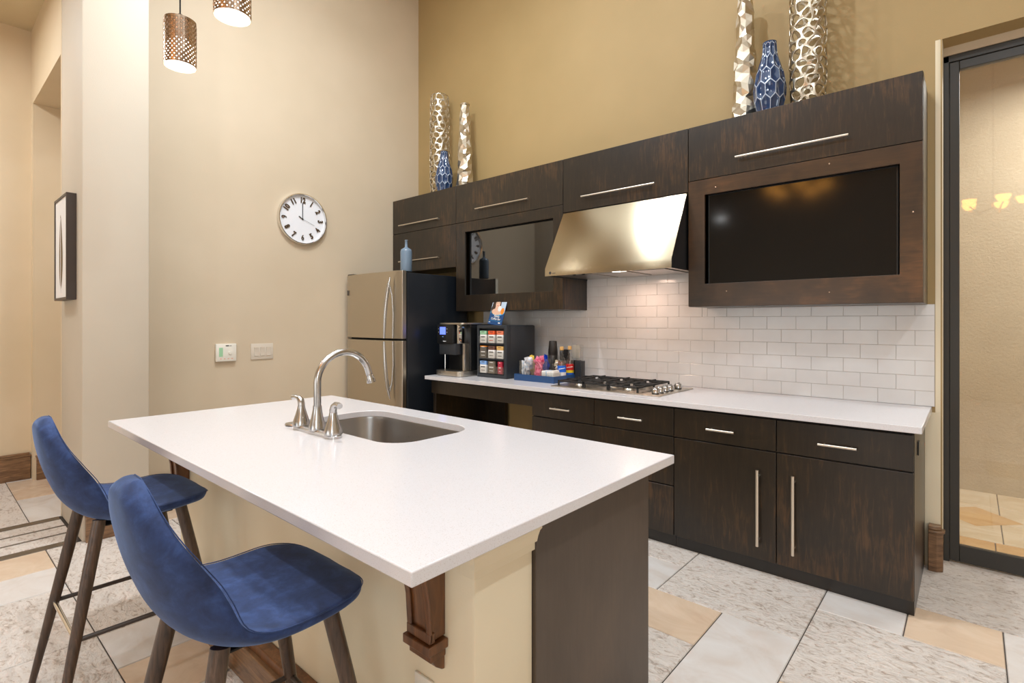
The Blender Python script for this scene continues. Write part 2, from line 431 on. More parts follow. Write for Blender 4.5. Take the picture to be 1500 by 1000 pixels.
for j in range(-22, IY1):
    for i in range(-19, 13):
        if OY+j*U > 3.6 and False: continue
        if (i, j) in occ: continue
        if OX+i*U > 4.0: continue
        # the threshold strip to the hall keeps its own pattern
        if OY+(j+1)*U < .9 and i in (-13, -14) : continue
        r = random.random(); done = False
        fits = lambda a, b: (i+a-1 <= 12) and not any(OY+(j+1)*U < .9 and k in (-13, -14) for k in range(i, i+a))
        if r < .55 and j+2 <= IY1 and fits(2, 2): done = place(i, j, 2, 2, T)
        if not done and r < .75 and j+2 <= IY1: done = place(i, j, 1, 2, random.choice((LI, BE)))
        if not done and r < .9 and fits(2, 1): done = place(i, j, 2, 1, random.choice((LI, BE)))
        if not done: place(i, j, 1, 1, random.choice((LI, BE)))
# strip pattern of the hall threshold
sx0 = OX-14*U; sx1 = OX-12*U
strips = [(0, .085, 'tile_dark'), (.085, .235, T), (.235, .262, 'tile_dark'), (.262, .41, T), (.41, .437, 'tile_dark'), (.437, .59, T), (.59, .675, 'tile_dark')]
yy = -4.5; k = 0
while yy < .71:
    for a, c2, m in strips: ftile(sx0+a, sx0+c2, yy, min(yy+.6, .71), m)
    yy += .6
# corridor floor: honey border then cream field with diagonal honey diamonds
yb = OY+3*U
for i in range(-3, 13):
    ftile(.11+(i-1)*.66, .11+i*.66, 4.05, 4.53, 'tile_honey')
for i in range(-4, 14):
    for j in range(0, 3): ftile(-.35+(i)*.5, -.35+(i+1)*.5, 4.53+j*.43, 4.53+(j+1)*.43, 'tile_cream')
for i in range(-2, 7):
    cx, cy, hh = .02+i*.62, 5.06, .25
    fl.quad([(cx-hh, cy, .0006), (cx, cy-hh, .0006), (cx+hh, cy, .0006), (cx, cy+hh, .0006)], 'tile_honey')
struct(fl.build('floor', smooth=0))

# pale corner bead beside the sliding door
b = MB(); b.prism([(-.205, YW+.001), (-.205, YW-.0025), (-.137, YW-.0025), (-.1285, YW+.006), (-.1265, YW+.014), (-.1265, YW+.139), (-.1275, YW+.139), (-.1275, YW+.001)], 'z', .001, .8820, 'paint_cream')
b.prism([(-.158, YW+.001), (-.158, YW-.0025), (-.137, YW-.0025), (-.1285, YW+.006), (-.1265, YW+.014), (-.1265, YW+.139), (-.1275, YW+.139), (-.1275, YW+.001)], 'z', .8825, 3.0, 'paint_cream')
struct(b.build('trim_1', smooth=60))
# baseboards
def baseboard(name, pts, inside, h=.235, th=.025):
    b = MB()
    for (x0, x1, y0, y1) in pts:
        b.box(x0, x1, y0, y1, 0, h-.035, 'baseboard_wood')
        e = .006
        b.box(x0-e, x1+e, y0-e, y1+e, h-.035, h-.02, 'baseboard_wood'); b.box(x0+e, x1-e, y0+e, y1-e, h-.02, h, 'baseboard_wood')
    return struct(b.build(name, bev=.003))
baseboard('baseboard_hall_side', [(-6.36, -6.33, -4, .714)], 0)
baseboard('baseboard_passage', [(-6.244, -6.215, .74, 3.15)], 0)
baseboard('baseboard_pillar', [(-4.245, -4.215, .735, 1.07)], 0, .2)
baseboard('baseboard_left', [(-4.784, -4.755, 1.13, 2.80)], 0, .2)
b = MB(); poly = [(-.187, YW-.003), (-.187, YW-.075), (-.150, YW-.075), (-.122, YW-.052), (-.122, YW-.003)]
b.prism(poly, 'z', 0, .215, 'baseboard_wood')
b.prism([(-.187, YW-.003), (-.187, YW-.083), (-.147, YW-.083), (-.114, YW-.056), (-.114, YW-.003)], 'z', .215, .228, 'baseboard_wood')
b.prism([(-.187, YW-.003), (-.187, YW-.06), (-.155, YW-.06), (-.130, YW-.045), (-.130, YW-.003)], 'z', .228, .25, 'baseboard_wood')
struct(b.build('baseboard_back', bev=.003))

# sliding glass door
d1 = bpy.data.objects.new('door_1', None); COL.objects.link(d1); d1.location = (1.0, 4.04, 0); d1['kind'] = 'structure'
b = MB()
b.box(-.128, -.10, 3.995, 4.06, 0, 2.95, 'door_frame'); b.box(2.17, 2.2, 3.995, 4.06, 0, 2.95, 'door_frame'); b.box(-.128, 2.2, 3.995, 4.06, 2.912, 2.95, 'door_frame')
b.build('door_frame', d1, bev=.003)
for (x0, x1, yo) in ((-.10, 1.05, 0), (1.02, 2.17, .05)):
    b = MB(); y0, y1 = 4.0+yo, 4.04+yo
    if True:
        b.box(x0, x0+.045, y0, y1, .01, 2.91, 'door_frame'); b.box(x1-.045, x1, y0, y1, .01, 2.91, 'door_frame')
        b.box(x0+.045, x1-.045, y0, y1, 2.86, 2.91, 'door_frame'); b.box(x0+.045, x1-.045, y0, y1, .01, .105, 'door_frame')
    pnl = b.build('door_panel', d1, bev=.003)
    B('glass_pane', x0+.04, x1-.04, y0+.015, y0+.025, .10, 2.87, 'door_glass', pnl)

# ---------------------------------------------------------------- island
isl = thing('kitchen_island', 'cream island base with a dark wood end panel under the white slab', 'kitchen island', (-2.0, 1.35, 0))
IX0, IX1, IYF, IYS, IYB, IT = -3.07, -.925, .918, 1.149, 1.83, .882
b = MB(); HX0, HX1, HY0, HY1 = -2.56, -1.64, 1.20, 1.76
b.box(IX0, IX1, IYF, IYS, 0, IT, 'paint_cream', .01)                       # front knee wall
b.box(IX0, IX1-.03, IYS, IYB, 0, .64, 'paint_cream')
b.box(IX0, HX0, IYS, IYB, .64, IT, 'paint_cream'); b.box(HX1, IX1-.03, IYS, IYB, .64, IT, 'paint_cream')
b.box(HX0, HX1, IYS, HY0, .64, IT, 'paint_cream'); b.box(HX0, HX1, HY1, IYB, .64, IT, 'paint_cream')
b.build('base_body', isl)
o = B('end_panel', IX1-.028, IX1+.010, IYS+.001, IYB-.003, 0, IT, 'espresso_matte', isl, bev=.002); o['label'] = 'dark brown flat wood end panel'
# cream capital moulding round the front corner
b = MB()
prof = [(0, .765), (.006, .765), (.006, .785), (.014, .790), (.018, .806), (.025, .824), (.032, .832), (.032, .8815), (0, .8815)]
def mitre(side):
    px = -1.00
    for (o0, z0), (o1, z1) in zip(prof[:-1], prof[1:]): pass
rows = []
for off, z in prof:
    rows.append([(-.972, IYF-off, z), (IX1+off, IYF-off, z), (IX1+off, IYS, z)])
V = [[b.bm.verts.new(p) for p in r] for r in rows]
for i in range(len(V)-1):
    for k in range(2): b.face([V[i][k], V[i][k+1], V[i+1][k+1], V[i+1][k]], 'paint_cream')
b.face([V[i][0] for i in range(len(V))], 'paint_cream'); b.face([V[i][2] for i in range(len(V))][::-1], 'paint_cream')
b.build('capital_moulding', isl, smooth=30)
# wood skirting of the knee wall
b = MB(); b.box(IX0-.01, -.99, IYF-.066, IYF-.001, 0, .135, 'baseboard_wood'); b.box(IX0-.015, -.985, IYF-.05, IYF-.001, .135, .17, 'stained_brown')
b.build('skirting', isl, bev=.004)
def corbel(x0, x1):
    b = MB(); y = IYF
    fr = [(y-.001, .8815), (y-.075, .8815), (y-.078, .83), (y-.068, .76), (y-.054, .69), (y-.048, .60), (y-.050, .588), (y-.001, .588)]
    b.prism(fr, 'x', x0+.006, x1-.006, 'stained_brown')
    # raised frame strips on the face
    def strip(a0, a1, zs, lift=.008):
        pts = [(yy, z) for yy, z in fr[1:7] if zs[0] <= z <= zs[1]]
        out = [(yy-lift, z) for yy, z in pts]
        b.prism(pts[::-1]+out, 'x', a0, a1, 'stained_brown')
    strip(x0, x0+.018, (.58, .89)); strip(x1-.018, x1, (.58, .89))
    b.box(x0, x1, y-.058, y-.04, .586, .612, 'stained_brown')
    b.box(x0-.006, x1+.006, y-.066, y-.001, .560, .584, 'stained_brown')
    b.box(x0+.004, x1-.004, y-.052, y-.001, .535, .560, 'stained_brown')
    b.prism([(y-.001, .535), (y-.042, .535), (y-.030, .515), (y-.010, .500), (y-.001, .498)], 'x', x0+.008, x1-.008, 'stained_brown')
    o = b.build('corbel', isl, bev=.0025); o['label'] = 'brown stained carved wood bracket'
corbel(-1.120, -1.025); corbel(-3.02, -2.925)
pl = MB(); pl.box(-1.15, -1.075, IYF-.008, IYF-.0005, .33, .445, 'white_plastic', .002); pl.build('outlet_plate', isl)

# sink cut-out
SX0, SX1, SY0, SY1 = -2.50, -1.70, 1.245, 1.70
b = MB(); b.slab([(-3.185, .640), (-.817, .640), (-.817, 1.835), (-3.185, 1.835)], rrect(SX0, SX1, SY0, SY1, .13, 10), .883, .915, 'quartz')
tag(b.build('island_countertop', bev=.003), 'white quartz island slab with the sink cut into it', 'countertop')
sk = thing('sink', 'undermount stainless steel sink bowl set into the white island top', 'sink', (-2.1, 1.47, .69))
b = MB(); loops = []
for ins, z in ((-.025, .882), (-.004, .882), (-.002, .870), (.004, .74), (.02, .70), (.06, .690)):
    loops.append([b.bm.verts.new((p[0], p[1], z)) for p in rrect(SX0+ins, SX1-ins, SY0+ins, SY1-ins, max(.13-ins*.6, .05), 10)])
for A, C in zip(loops[:-1], loops[1:]):
    for k in range(len(A)): b.face([A[k], A[(k+1) % len(A)], C[(k+1) % len(A)], C[k]], 'sink_steel')
b.face(loops[-1], 'sink_steel'); o = b.build('bowl', sk, smooth=60)
b = MB(); b.lathe([(.0, .6915), (.03, .692), (.045, .695), (.045, .692), (.0, .6912)], (-2.05, 1.5, 0), 'chrome'); b.build('drain', sk)

# faucet
fc = thing('faucet', 'brushed nickel gooseneck faucet with two lever handles behind the sink', 'faucet', (-2.15, 1.165, .915))
b = MB(); b.bm.free(); b.bm = bmesh.new()
b.slab(rrect(-2.325, -1.975, 1.138, 1.196, .028, 8), None, .915, .926, 'nickel')
lp = [b.bm.verts.new((p[0], p[1], .926)) for p in rrect(-2.325, -1.975, 1.138, 1.196, .028, 8)]
lp2 = [b.bm.verts.new((p[0], p[1], .936)) for p in rrect(-2.315, -1.985, 1.147, 1.187, .019, 8)]
for k in range(len(lp)): b.face([lp[k], lp[(k+1) % len(lp)], lp2[(k+1) % len(lp)], lp2[k]], 'nickel')
b.face(lp2, 'nickel'); b.build('base_plate', fc, smooth=50)
FXc, FYc = -2.145, 1.168
b = MB(); path = [(FXc, FYc, .93)]; rad = [.0165]
path += [(FXc, FYc, z) for z in (1.0, 1.07, 1.135)]; rad += [.0160]*3
for k in range(1, 19):
    a = PI-k*PI*.94/18; R_ = .128
    path.append((FXc+.01*k/18, FYc+R_+R_*math.cos(a), 1.135+R_*math.sin(a))); rad.append(.0155)
e = Vector(path[-1]); dvec = (Vector(path[-1])-Vector(path[-2])).normalized()
path += [tuple(e+dvec*.012), tuple(e+dvec*.018), tuple(e+dvec*.045)]; rad += [.0155, .0185, .0215]
b.tube(path, rad, 'nickel', 20); b.build('spout', fc, smooth=50)
b = MB(); b.lathe([(.036, .930), (.036, .94), (.033, .955), (.024, .99), (.019, 1.02), (.0185, 1.035)], (FXc, FYc, 0), 'nickel'); b.build('spout_collar', fc, smooth=50)
for hx, sgn in ((-2.287, -1), (-2.015, 1)):
    b = MB(); b.lathe([(.038, .930), (.038, .94), (.034, .955), (.024, .985), (.017, 1.01), (.016, 1.02), (.0, 1.022)], (hx, FYc, 0), 'nickel')
    b.tube([(hx, FYc, 1.015), (hx, FYc, 1.03), (hx+sgn*.006, FYc, 1.045), (hx+sgn*.022, FYc-.002, 1.055), (hx+sgn*.045, FYc-.004, 1.057), (hx+sgn*.062, FYc-.006, 1.053)], [.015, .0155, .0145, .012, .011, .0125], 'nickel', 14)
    b.build('lever_handle', fc, smooth=50)
b = MB(); b.lathe([(.0, .9155), (.034, .9155), (.038, .920), (.036, .926), (.015, .930), (.0, .930)], (-2.395, 1.185, 0), 'nickel', 28)
tag(b.build('sink_hole_cover', smooth=50), 'small round metal hole cover on the island left of the faucet', 'hole cover')

# ---------------------------------------------------------------- base cabinets along the back wall
YF = 3.11; YFI = 3.13
def bar_handle(name, parent, x0, x1, z0, z1, y, r=.0065, stand=.03, inset=.03):
    b = MB()
    horiz = abs(x1-x0) > abs(z1-z0)
    b.tube([(x0, y-stand, z0), (x1, y-stand, z1)], r, 'handle_steel', 12)
    for t in ((inset, 1-inset) if inset < .2 else (inset,)):
        x = x0+(x1-x0)*t*1.0; z = z0+(z1-z0)*t
        b.tube([(x, y+.001, z), (x, y-stand, z)], r*.75, 'handle_steel', 10)
    return b.build(name, parent, smooth=50)
def front(name, parent, x0, x1, z0, z1, m='espresso', y0=YF, y1=YFI-.0005):
    return B(name, x0+.0025, x1-.0025, y0, y1, z0+.002, z1-.002, m, parent, bev=.0015)
# right door cabinet
X = dict(a=-2.517, b=-1.966, c=-1.389, d=-.804, e=-.205)
cb = thing('base_cabinet', 'dark wood base cabinet with two long handled doors, nearest the sliding door', 'cabinet', (-.8, 3.45, 0), 'base cabinets under the white counter')
b = MB(); b.box(X['c']+.001, X['e'], YFI, YW-.022, .075, .865, 'espresso'); b.build('carcass', cb, bev=.0015)
B('toe_kick', X['c']+.001, X['e']-.002, 3.145, YW-.022, .0, .0745, 'toe_kick', cb)
for x0, x1, hx, hz in ((X['c'], X['d'], (-1.178, -1.02), 0), (X['d'], X['e'], (-.60, -.43), 0)):
    d = front('drawer', cb, x0, x1, .69, .865); bar_handle('handle', d, hx[0], hx[1], .768, .768, YF, inset=.15)
for x0, x1, hx in ((X['c'], X['d'], -.894), (X['d'], X['e'], -.716)):
    d = front('door', cb, x0, x1, .078, .686); bar_handle('handle', d, hx, hx, .16, .58, YF, r=.0085, inset=.08)
b = MB(); b.box(X['e']+.0005, X['e']+.006, 3.30, 3.36, .735, .80, 'black_plastic', .001); b.build('latch_plate', cb)
# drawer cabinet
cb = thing('base_cabinet', 'dark wood base cabinet of stacked drawers below the gas cooktop', 'cabinet', (-1.95, 3.45, 0), 'base cabinets under the white counter')
b = MB(); b.box(X['a'], X['c']-.001, YFI, YW-.022, .075, .865, 'espresso'); b.build('carcass', cb, bev=.0015)
B('toe_kick', X['a'], X['c']-.001, 3.145, YW-.022, .0, .0745, 'toe_kick', cb)
d = front('drawer', cb, X['a'], X['b'], .69, .865); bar_handle('handle', d, -2.325, -2.15, .766, .766, YF, inset=.15)
d = front('drawer', cb, X['b'], X['c'], .69, .865); bar_handle('handle', d, -1.763, -1.59, .767, .767, YF, inset=.15)
front('drawer', cb, X['a'], X['c'], .385, .686); front('drawer', cb, X['a'], X['c'], .078, .381)
# knee-space desk part on the left
cb = thing('desk_frame', 'dark wood apron and side panel around the open knee space', 'cabinet', (-3.1, 3.45, 0), 'base cabinets under the white counter')
B('apron', -3.70, X['a']-.001, YF+.012, YF+.035, .755, .865, 'espresso', cb, bev=.0015)
B('side_panel', -3.70, -3.665, YF+.0355, YW-.022, 0, .865, 'espresso', cb, bev=.0015)
b = MB(); b.box(-3.664, -3.40, YW-.06, YW-.0225, 0, .7545, 'espresso'); b.build('back_panel', cb)

b = MB(); b.slab([(-3.715, 3.055), (-.172, 3.055), (-.172, YW-.003), (-3.715, YW-.003)], None, .883, .915, 'quartz')
tag(b.build('wall_countertop', bev=.003), 'long white quartz worktop along the tiled back wall', 'countertop')
b = MB(); b.box(-3.70, -.21, 3.15, YW-.03, .866, .8825, 'black_matte')  # black colour stands in for the shade in the gap under the counter
tag(b.build('shadow_gap_strip'), 'thin black strip for the shadow gap beneath the wall counter', 'shadow gap strip')

# backsplash tiles
b = MB(); ph, pw, g = .0868, .178, .0018
b.box(-3.74, -.160, YW-.008, YW-.0005, .916, 1.50, 'tile_grout'); b.box(-2.499, -1.458, YW-.008, YW-.0005, 1.50, 1.78, 'tile_grout')
def stile(x0, x1, z0, z1):
    y0, y1 = YW-.006, YW-.0115; c = .0014
    A = [b.bm.verts.new(p) for p in ((x0, y0, z0), (x1, y0, z0), (x1, y0, z1), (x0, y0, z1))]
    A2 = [b.bm.verts.new(p) for p in ((x0, y1+.001, z0), (x1, y1+.001, z0), (x1, y1+.001, z1), (x0, y1+.001, z1))]
    I = [b.bm.verts.new(p) for p in ((x0+c, y1, z0+c), (x1-c, y1, z0+c), (x1-c, y1, z1-c), (x0+c, y1, z1-c))]
    b.face(I, 'subway_glaze')
    for k in range(4):
        b.face([A2[k], A2[(k+1) % 4], I[(k+1) % 4], I[k]], 'subway_glaze'); b.face([A[k], A[(k+1) % 4], A2[(k+1) % 4], A2[k]], 'subway_glaze')
for k in range(10):
    z0 = .916+k*ph; z1 = z0+ph
    lo, hi, top = (-3.74, -.160, 1.50) if z0 < 1.499 else (-2.499, -1.458, 1.78)
    if k == 6: 
        pass
    x = -2.386+(0 if k % 2 == 0 else .089)-pw*9
    while x < hi:
        for (l_, h_, t_) in (((-3.74, -.160, 1.50),) if z1 <= 1.5 else ((-3.74, -2.4995, 1.50), (-2.499, -1.458, 1.78), (-1.4575, -.160, 1.50)) if z0 < 1.497 else ((-2.499, -1.458, 1.78),)):
            a, c2, zz = max(x, l_)+g/2, min(x+pw, h_)-g/2, min(z1, t_)-g
            if c2-a > .01 and zz-z0 > .006: stile(a, c2, z0, zz)
        x += pw
tag(b.build('backsplash', smooth=0), 'glossy white subway tile backsplash between counter and wall cabinets', 'backsplash')

# ---------------------------------------------------------------- wall cabinets
YU = 3.49; ZT = 2.717; ZB = 1.50; ZS = 2.350
GU = 'wall cabinets in one row'
def carcass(cb, x0, x1, z0, z1, m='espresso', y0=YU+.02):
    b = MB(); b.box(x0+.0008, x1-.0008, y0, YW-.0008, z0, z1, m); return b.build('carcass', cb, bev=.001)
def ufront(cb, name, x0, x1, z0, z1, m='espresso'): return front(name, cb, x0, x1, z0, z1, m, YU, YU+.0195)
def tv_panel(cb, x0, x1, z0, z1, ox0, ox1, oz0, oz1):
    b = MB()
    A = [(x0+.002, z0+.002), (x1-.002, z0+.002), (x1-.002, z1-.002), (x0+.002, z1-.002)]; O = [(ox0, oz0), (ox1, oz0), (ox1, oz1), (ox0, oz1)]
    for y, rev in ((YU, 0), (YU+.0195, 1)):
        VA = [b.bm.verts.new((p[0], y, p[1])) for p in A]; VO = [b.bm.verts.new((p[0], y, p[1])) for p in O]
        for k in range(4): b.face([VA[k], VA[(k+1) % 4], VO[(k+1) % 4], VO[k]], 'espresso_warm_lit')
        if rev == 0: P0 = (VA, VO)
        else:
            for k in range(4):
                b.face([P0[0][k], P0[0][(k+1) % 4], VA[(k+1) % 4], VA[k]], 'espresso_warm_lit'); b.face([P0[1][k], P0[1][(k+1) % 4], VO[(k+1) % 4], VO[k]], 'espresso_warm_lit')
    o = b.build('screen_surround', cb, bev=.001)
    if x0 < -3: o.data.materials[0] = MATS['espresso']
    return o
def open_carcass(cb, x0, x1):          # cabinet whose lower part is an open niche for the screen
    b = MB(); t = .018; y0 = YU+.02; y1 = YW-.0008; x0 += .0008; x1 -= .0008
    b.box(x0, x0+t, y0, y1, ZB, ZT, 'espresso'); b.box(x1-t, x1, y0, y1, ZB, ZT, 'espresso')
    b.box(x0+t, x1-t, y0, y1, ZB, ZB+t, 'espresso'); b.box(x0+t, x1-t, y0, y1, ZT-t, ZT, 'espresso'); b.box(x0+t, x1-t, y0, y1, ZS-t/2, ZS+t/2, 'espresso')
    b.box(x0+t, x1-t, y1-.008, y1, ZB+t, ZT-t, 'espresso'); b.build('carcass', cb, bev=.001)
def tv(x0, x1, z0, z1, y, m, label):
    t = thing('television', label, 'television', ((x0+x1)/2, y+.03, z0), 'televisions set into the wall cabinets')
    B('housing', x0, x1, y+.002, y+.05, z0, z1, 'black_plastic', t, bev=.004)
    q = .012; B('screen', x0+q, x1-q, y-.001, y+.0018, z0+q, z1-q, m, t)
    B('wall_bracket', (x0+x1)/2-.15, (x0+x1)/2+.15, y+.0505, YW-.0095, z0+.2, z1-.2, 'black_matte', t)
    return t
xs = [-4.785, -3.770, -2.500, -1.456, -.192]
cb = thing('wall_cabinet', 'dark wood wall cabinet with two flap doors above the fridge', 'cabinet', (-4.28, 3.67, 1.93), GU)
carcass(cb, xs[0], xs[1], 1.93, ZT)
d = ufront(cb, 'door', xs[0], xs[1], ZS, ZT); bar_handle('handle', d, -4.643, -4.0, 2.43, 2.43, YU, inset=.06)
d = ufront(cb, 'door', xs[0], xs[1], 1.93, ZS); bar_handle('handle', d, -4.643, -4.0, 2.042, 2.042, YU, inset=.06)
cb = thing('wall_cabinet', 'dark wood wall cabinet holding the left screen, beside the fridge', 'cabinet', (-3.13, 3.67, 1.5), GU)
open_carcass(cb, xs[1], xs[2])
d = ufront(cb, 'door', xs[1], xs[2], ZS, ZT); bar_handle('handle', d, -3.481, -2.847, 2.448, 2.448, YU, inset=.06)
tv_panel(cb, xs[1], xs[2], ZB, ZS, -3.645, -2.60, 1.653, 2.255)
tv(-3.63, -2.585, 1.640, 2.262, YU+.045, 'tv_glass_clear', 'dark television with a pale wall reflection, left of the range hood')
cb = thing('wall_cabinet', 'dark wood wall cabinet with one flap door directly over the range hood', 'cabinet', (-1.98, 3.67, 2.28), GU)
carcass(cb, xs[2], xs[3], 2.278, ZT)
d = ufront(cb, 'door', xs[2], xs[3], 2.280, ZT); bar_handle('handle', d, -2.307, -1.691, 2.379, 2.379, YU, inset=.06)
cb = thing('wall_cabinet', 'dark wood wall cabinet holding the large right screen', 'cabinet', (-.82, 3.67, 1.5), GU)
open_carcass(cb, xs[3], xs[4])
d = ufront(cb, 'door', xs[3], xs[4], ZS, ZT); bar_handle('handle', d, -1.137, -.522, 2.449, 2.449, YU, inset=.06)
tv_panel(cb, xs[3], xs[4], ZB, ZS, -1.344, -.292, 1.652, 2.247)
for x, z in ((-1.27, 2.285), (-.62, 2.31), (-1.20, 1.60), (-.62, 1.57), (-.235, 1.98)):
    b = MB(); b.lathe([(0, 0), (.005, 0), (.004, -.002), (0, -.003)], (x, YU, z), 'shade_metal', 12, axis='y'); b.build('screw_head', cb)
tv(-1.335, -.298, 1.640, 2.252, YU+.035, 'tv_glass', 'large dark television with warm lamp reflections, right of the range hood')

# range hood
hd = thing('range_hood', 'slanted stainless steel range hood above the cooktop', 'range hood', (-1.98, 3.55, 1.745))
hx0, hx1 = -2.492, -1.463; yl = 3.24; zl, zu, zt = 1.750, 1.808, 2.274
b = MB()
sh = [(yl, zl), (yl, zu), (YU-.005, zt), (YU+.02, zt+.001), (YW-.018, zt+.001), (YW-.018, zl+.005), (YW-.03, zl+.005), (YW-.03, zt-.03), (YU, zt-.03), (yl+.02, zu), (yl+.02, zl)]
o_ = [(yl, zl), (yl, zu), (YU-.005, zt), (YU-.003, zt-.006), (yl+.008, zu-.003), (yl+.008, zl)]
b.prism(o_, 'x', hx0, hx1, 'hood_steel'); b.build('canopy', hd, bev=.001)
for x0, x1 in ((hx0+.0005, hx0+.004), (hx1-.004, hx1-.0005)):
    b = MB(); b.prism([(yl+.009, zl), (yl+.009, zu-.004), (YU-.004, zt-.007), (YW-.018, zt-.007), (YW-.018, zl)], 'x', x0, x1, 'black_plastic'); b.build('side_panel', hd)
b = MB(); b.box(hx0+.005, hx1-.005, yl+.01, YW-.02, zl+.012, zl+.03, 'stainless')
for i in range(3):
    xa = hx0+.1+i*.29; b.box(xa, xa+.25, yl+.12, YW-.1, zl+.006, zl+.0115, 'sink_steel')
b.build('underside', hd)
for x in (-2.25, -2.17):
    b = MB(); b.lathe([(0, zl-.004), (.012, zl-.002), (.012, zl+.01), (0, zl+.011)], (x, yl+.05, 0), 'black_plastic', 16); b.build('control_knob', hd)
b = MB(); b.lathe([(0, zl+.0035), (.03, zl+.004), (.03, zl+.011), (0, zl+.0115)], (-1.9, 3.30, 0), 'bulb_glow', 20); b.build('lamp_lens', hd)
b = MB(); b.lathe([(0, 0), (.011, 0), (.0105, -.001), (0, -.001)], (hx0+.05, yl-.0002, zl+.024), 'print_dark', 20, axis='y'); b.box(hx0+.07, hx0+.10, yl-.001, yl-.0001, zl+.018, zl+.022, 'print_dark'); b.build('badge', hd)

# ---------------------------------------------------------------- refrigerator
fr = thing('refrigerator', 'stainless top-freezer refrigerator with black side, beside the left wall', 'refrigerator', (-4.28, 3.28, 0))
fx0, fx1 = -4.745, -3.83
B('body', fx0+.01, fx1, 2.955, 3.70, .03, 1.845, 'fridge_side', fr, meshbev=.008)
B('plinth', fx0+.03, fx1-.03, 2.99, 3.68, 0, .0295, 'black_matte', fr)
def fdoor(name, z0, z1):
    b = MB(); n = 14; P_ = []
    for i in range(n+1):
        t = i/n; x = fx0+.006+(fx1-.012-fx0)*t
        bow = .020*(1-(2*t-1)**2); edge = .018*max(0, 1-min(t, 1-t)/.04)
        P_.append((x, 2.885-bow+edge))
    P_ += [(fx1-.006, 2.945), (fx0+.006, 2.945)]
    b.prism(P_, 'z', z0, z1, 'stainless_fridge'); return b.build(name, fr, bev=.003, smooth=40)
fd1 = fdoor('freezer_door', 1.247, 1.86); fd2 = fdoor('fridge_door', .07, 1.228)
B('door_gasket', fx0+.015, fx1-.01, 2.9455, 2.9545, .07, 1.84, 'black_matte', fr)
B('hinge_cap', fx0+.02, fx0+.12, 2.90, 2.99, 1.8605, 1.872, 'black_plastic', fr, meshbev=.002)
def fhandle(z_tip, z_split, parent):
    # tapered flat loop: broad pointed end piece at z_tip, two slim bars joining at the split
    b = MB(); s_ = 1 if z_tip > z_split else -1; xh = -3.945
    L_ = abs(z_tip-z_split); n = 14
    pa, ra = [], []
    for i in range(n+1):
        t = i/n; z = z_split+s_*L_*t
        y = 2.838-.035*math.sin(min(t/.86, 1)*PI*.5+PI*.5) if t < .8 else 2.838+ (t-.8)/.2*.028
        y = 2.805+.045*t**3
        pa.append((xh-.028*(1-t)-.002, y, z)); ra.append(.011+.007*math.sin(t*PI*.6) if t < .82 else .0178*(1-(t-.82)/.18*.75))
    b.tube(pa, ra, 'nickel', 12)
    pb = [(xh+.012, 2.868, z_split+s_*.0), (xh+.016, 2.870, z_split+s_*L_*.4), (xh+.010, 2.862, z_split+s_*L_*.7), (xh-.0, 2.845, z_split+s_*L_*.86)]
    b.tube(pb, [.007, .007, .008, .010], 'nickel', 10)
    b.build('handle', parent, smooth=60)
fhandle(1.80, 1.252, fd1); fhandle(.70, 1.223, fd2)
b = MB(); b.box(-4.690, -4.677, 2.8735, 2.8795, 1.66, 1.71, 'print_dark', .001); b.build('badge', fd1)

# grey bottle vase on the fridge
b = MB(); b.lathe([(0, 1.8725), (.050, 1.8725), (.053, 1.88), (.053, 2.055), (.048, 2.075), (.020, 2.092), (.013, 2.10), (.012, 2.155), (.016, 2.16), (.014, 2.163), (.009, 2.155), (0, 2.15)], (-3.935, 3.02, -.010), 'grey_glaze', 36)
o = b.build('bottle_vase', smooth=50); tag(o, 'grey blue ceramic bottle vase standing on the refrigerator', 'vase')
o.location.z = 1.8455 if False else o.location.z
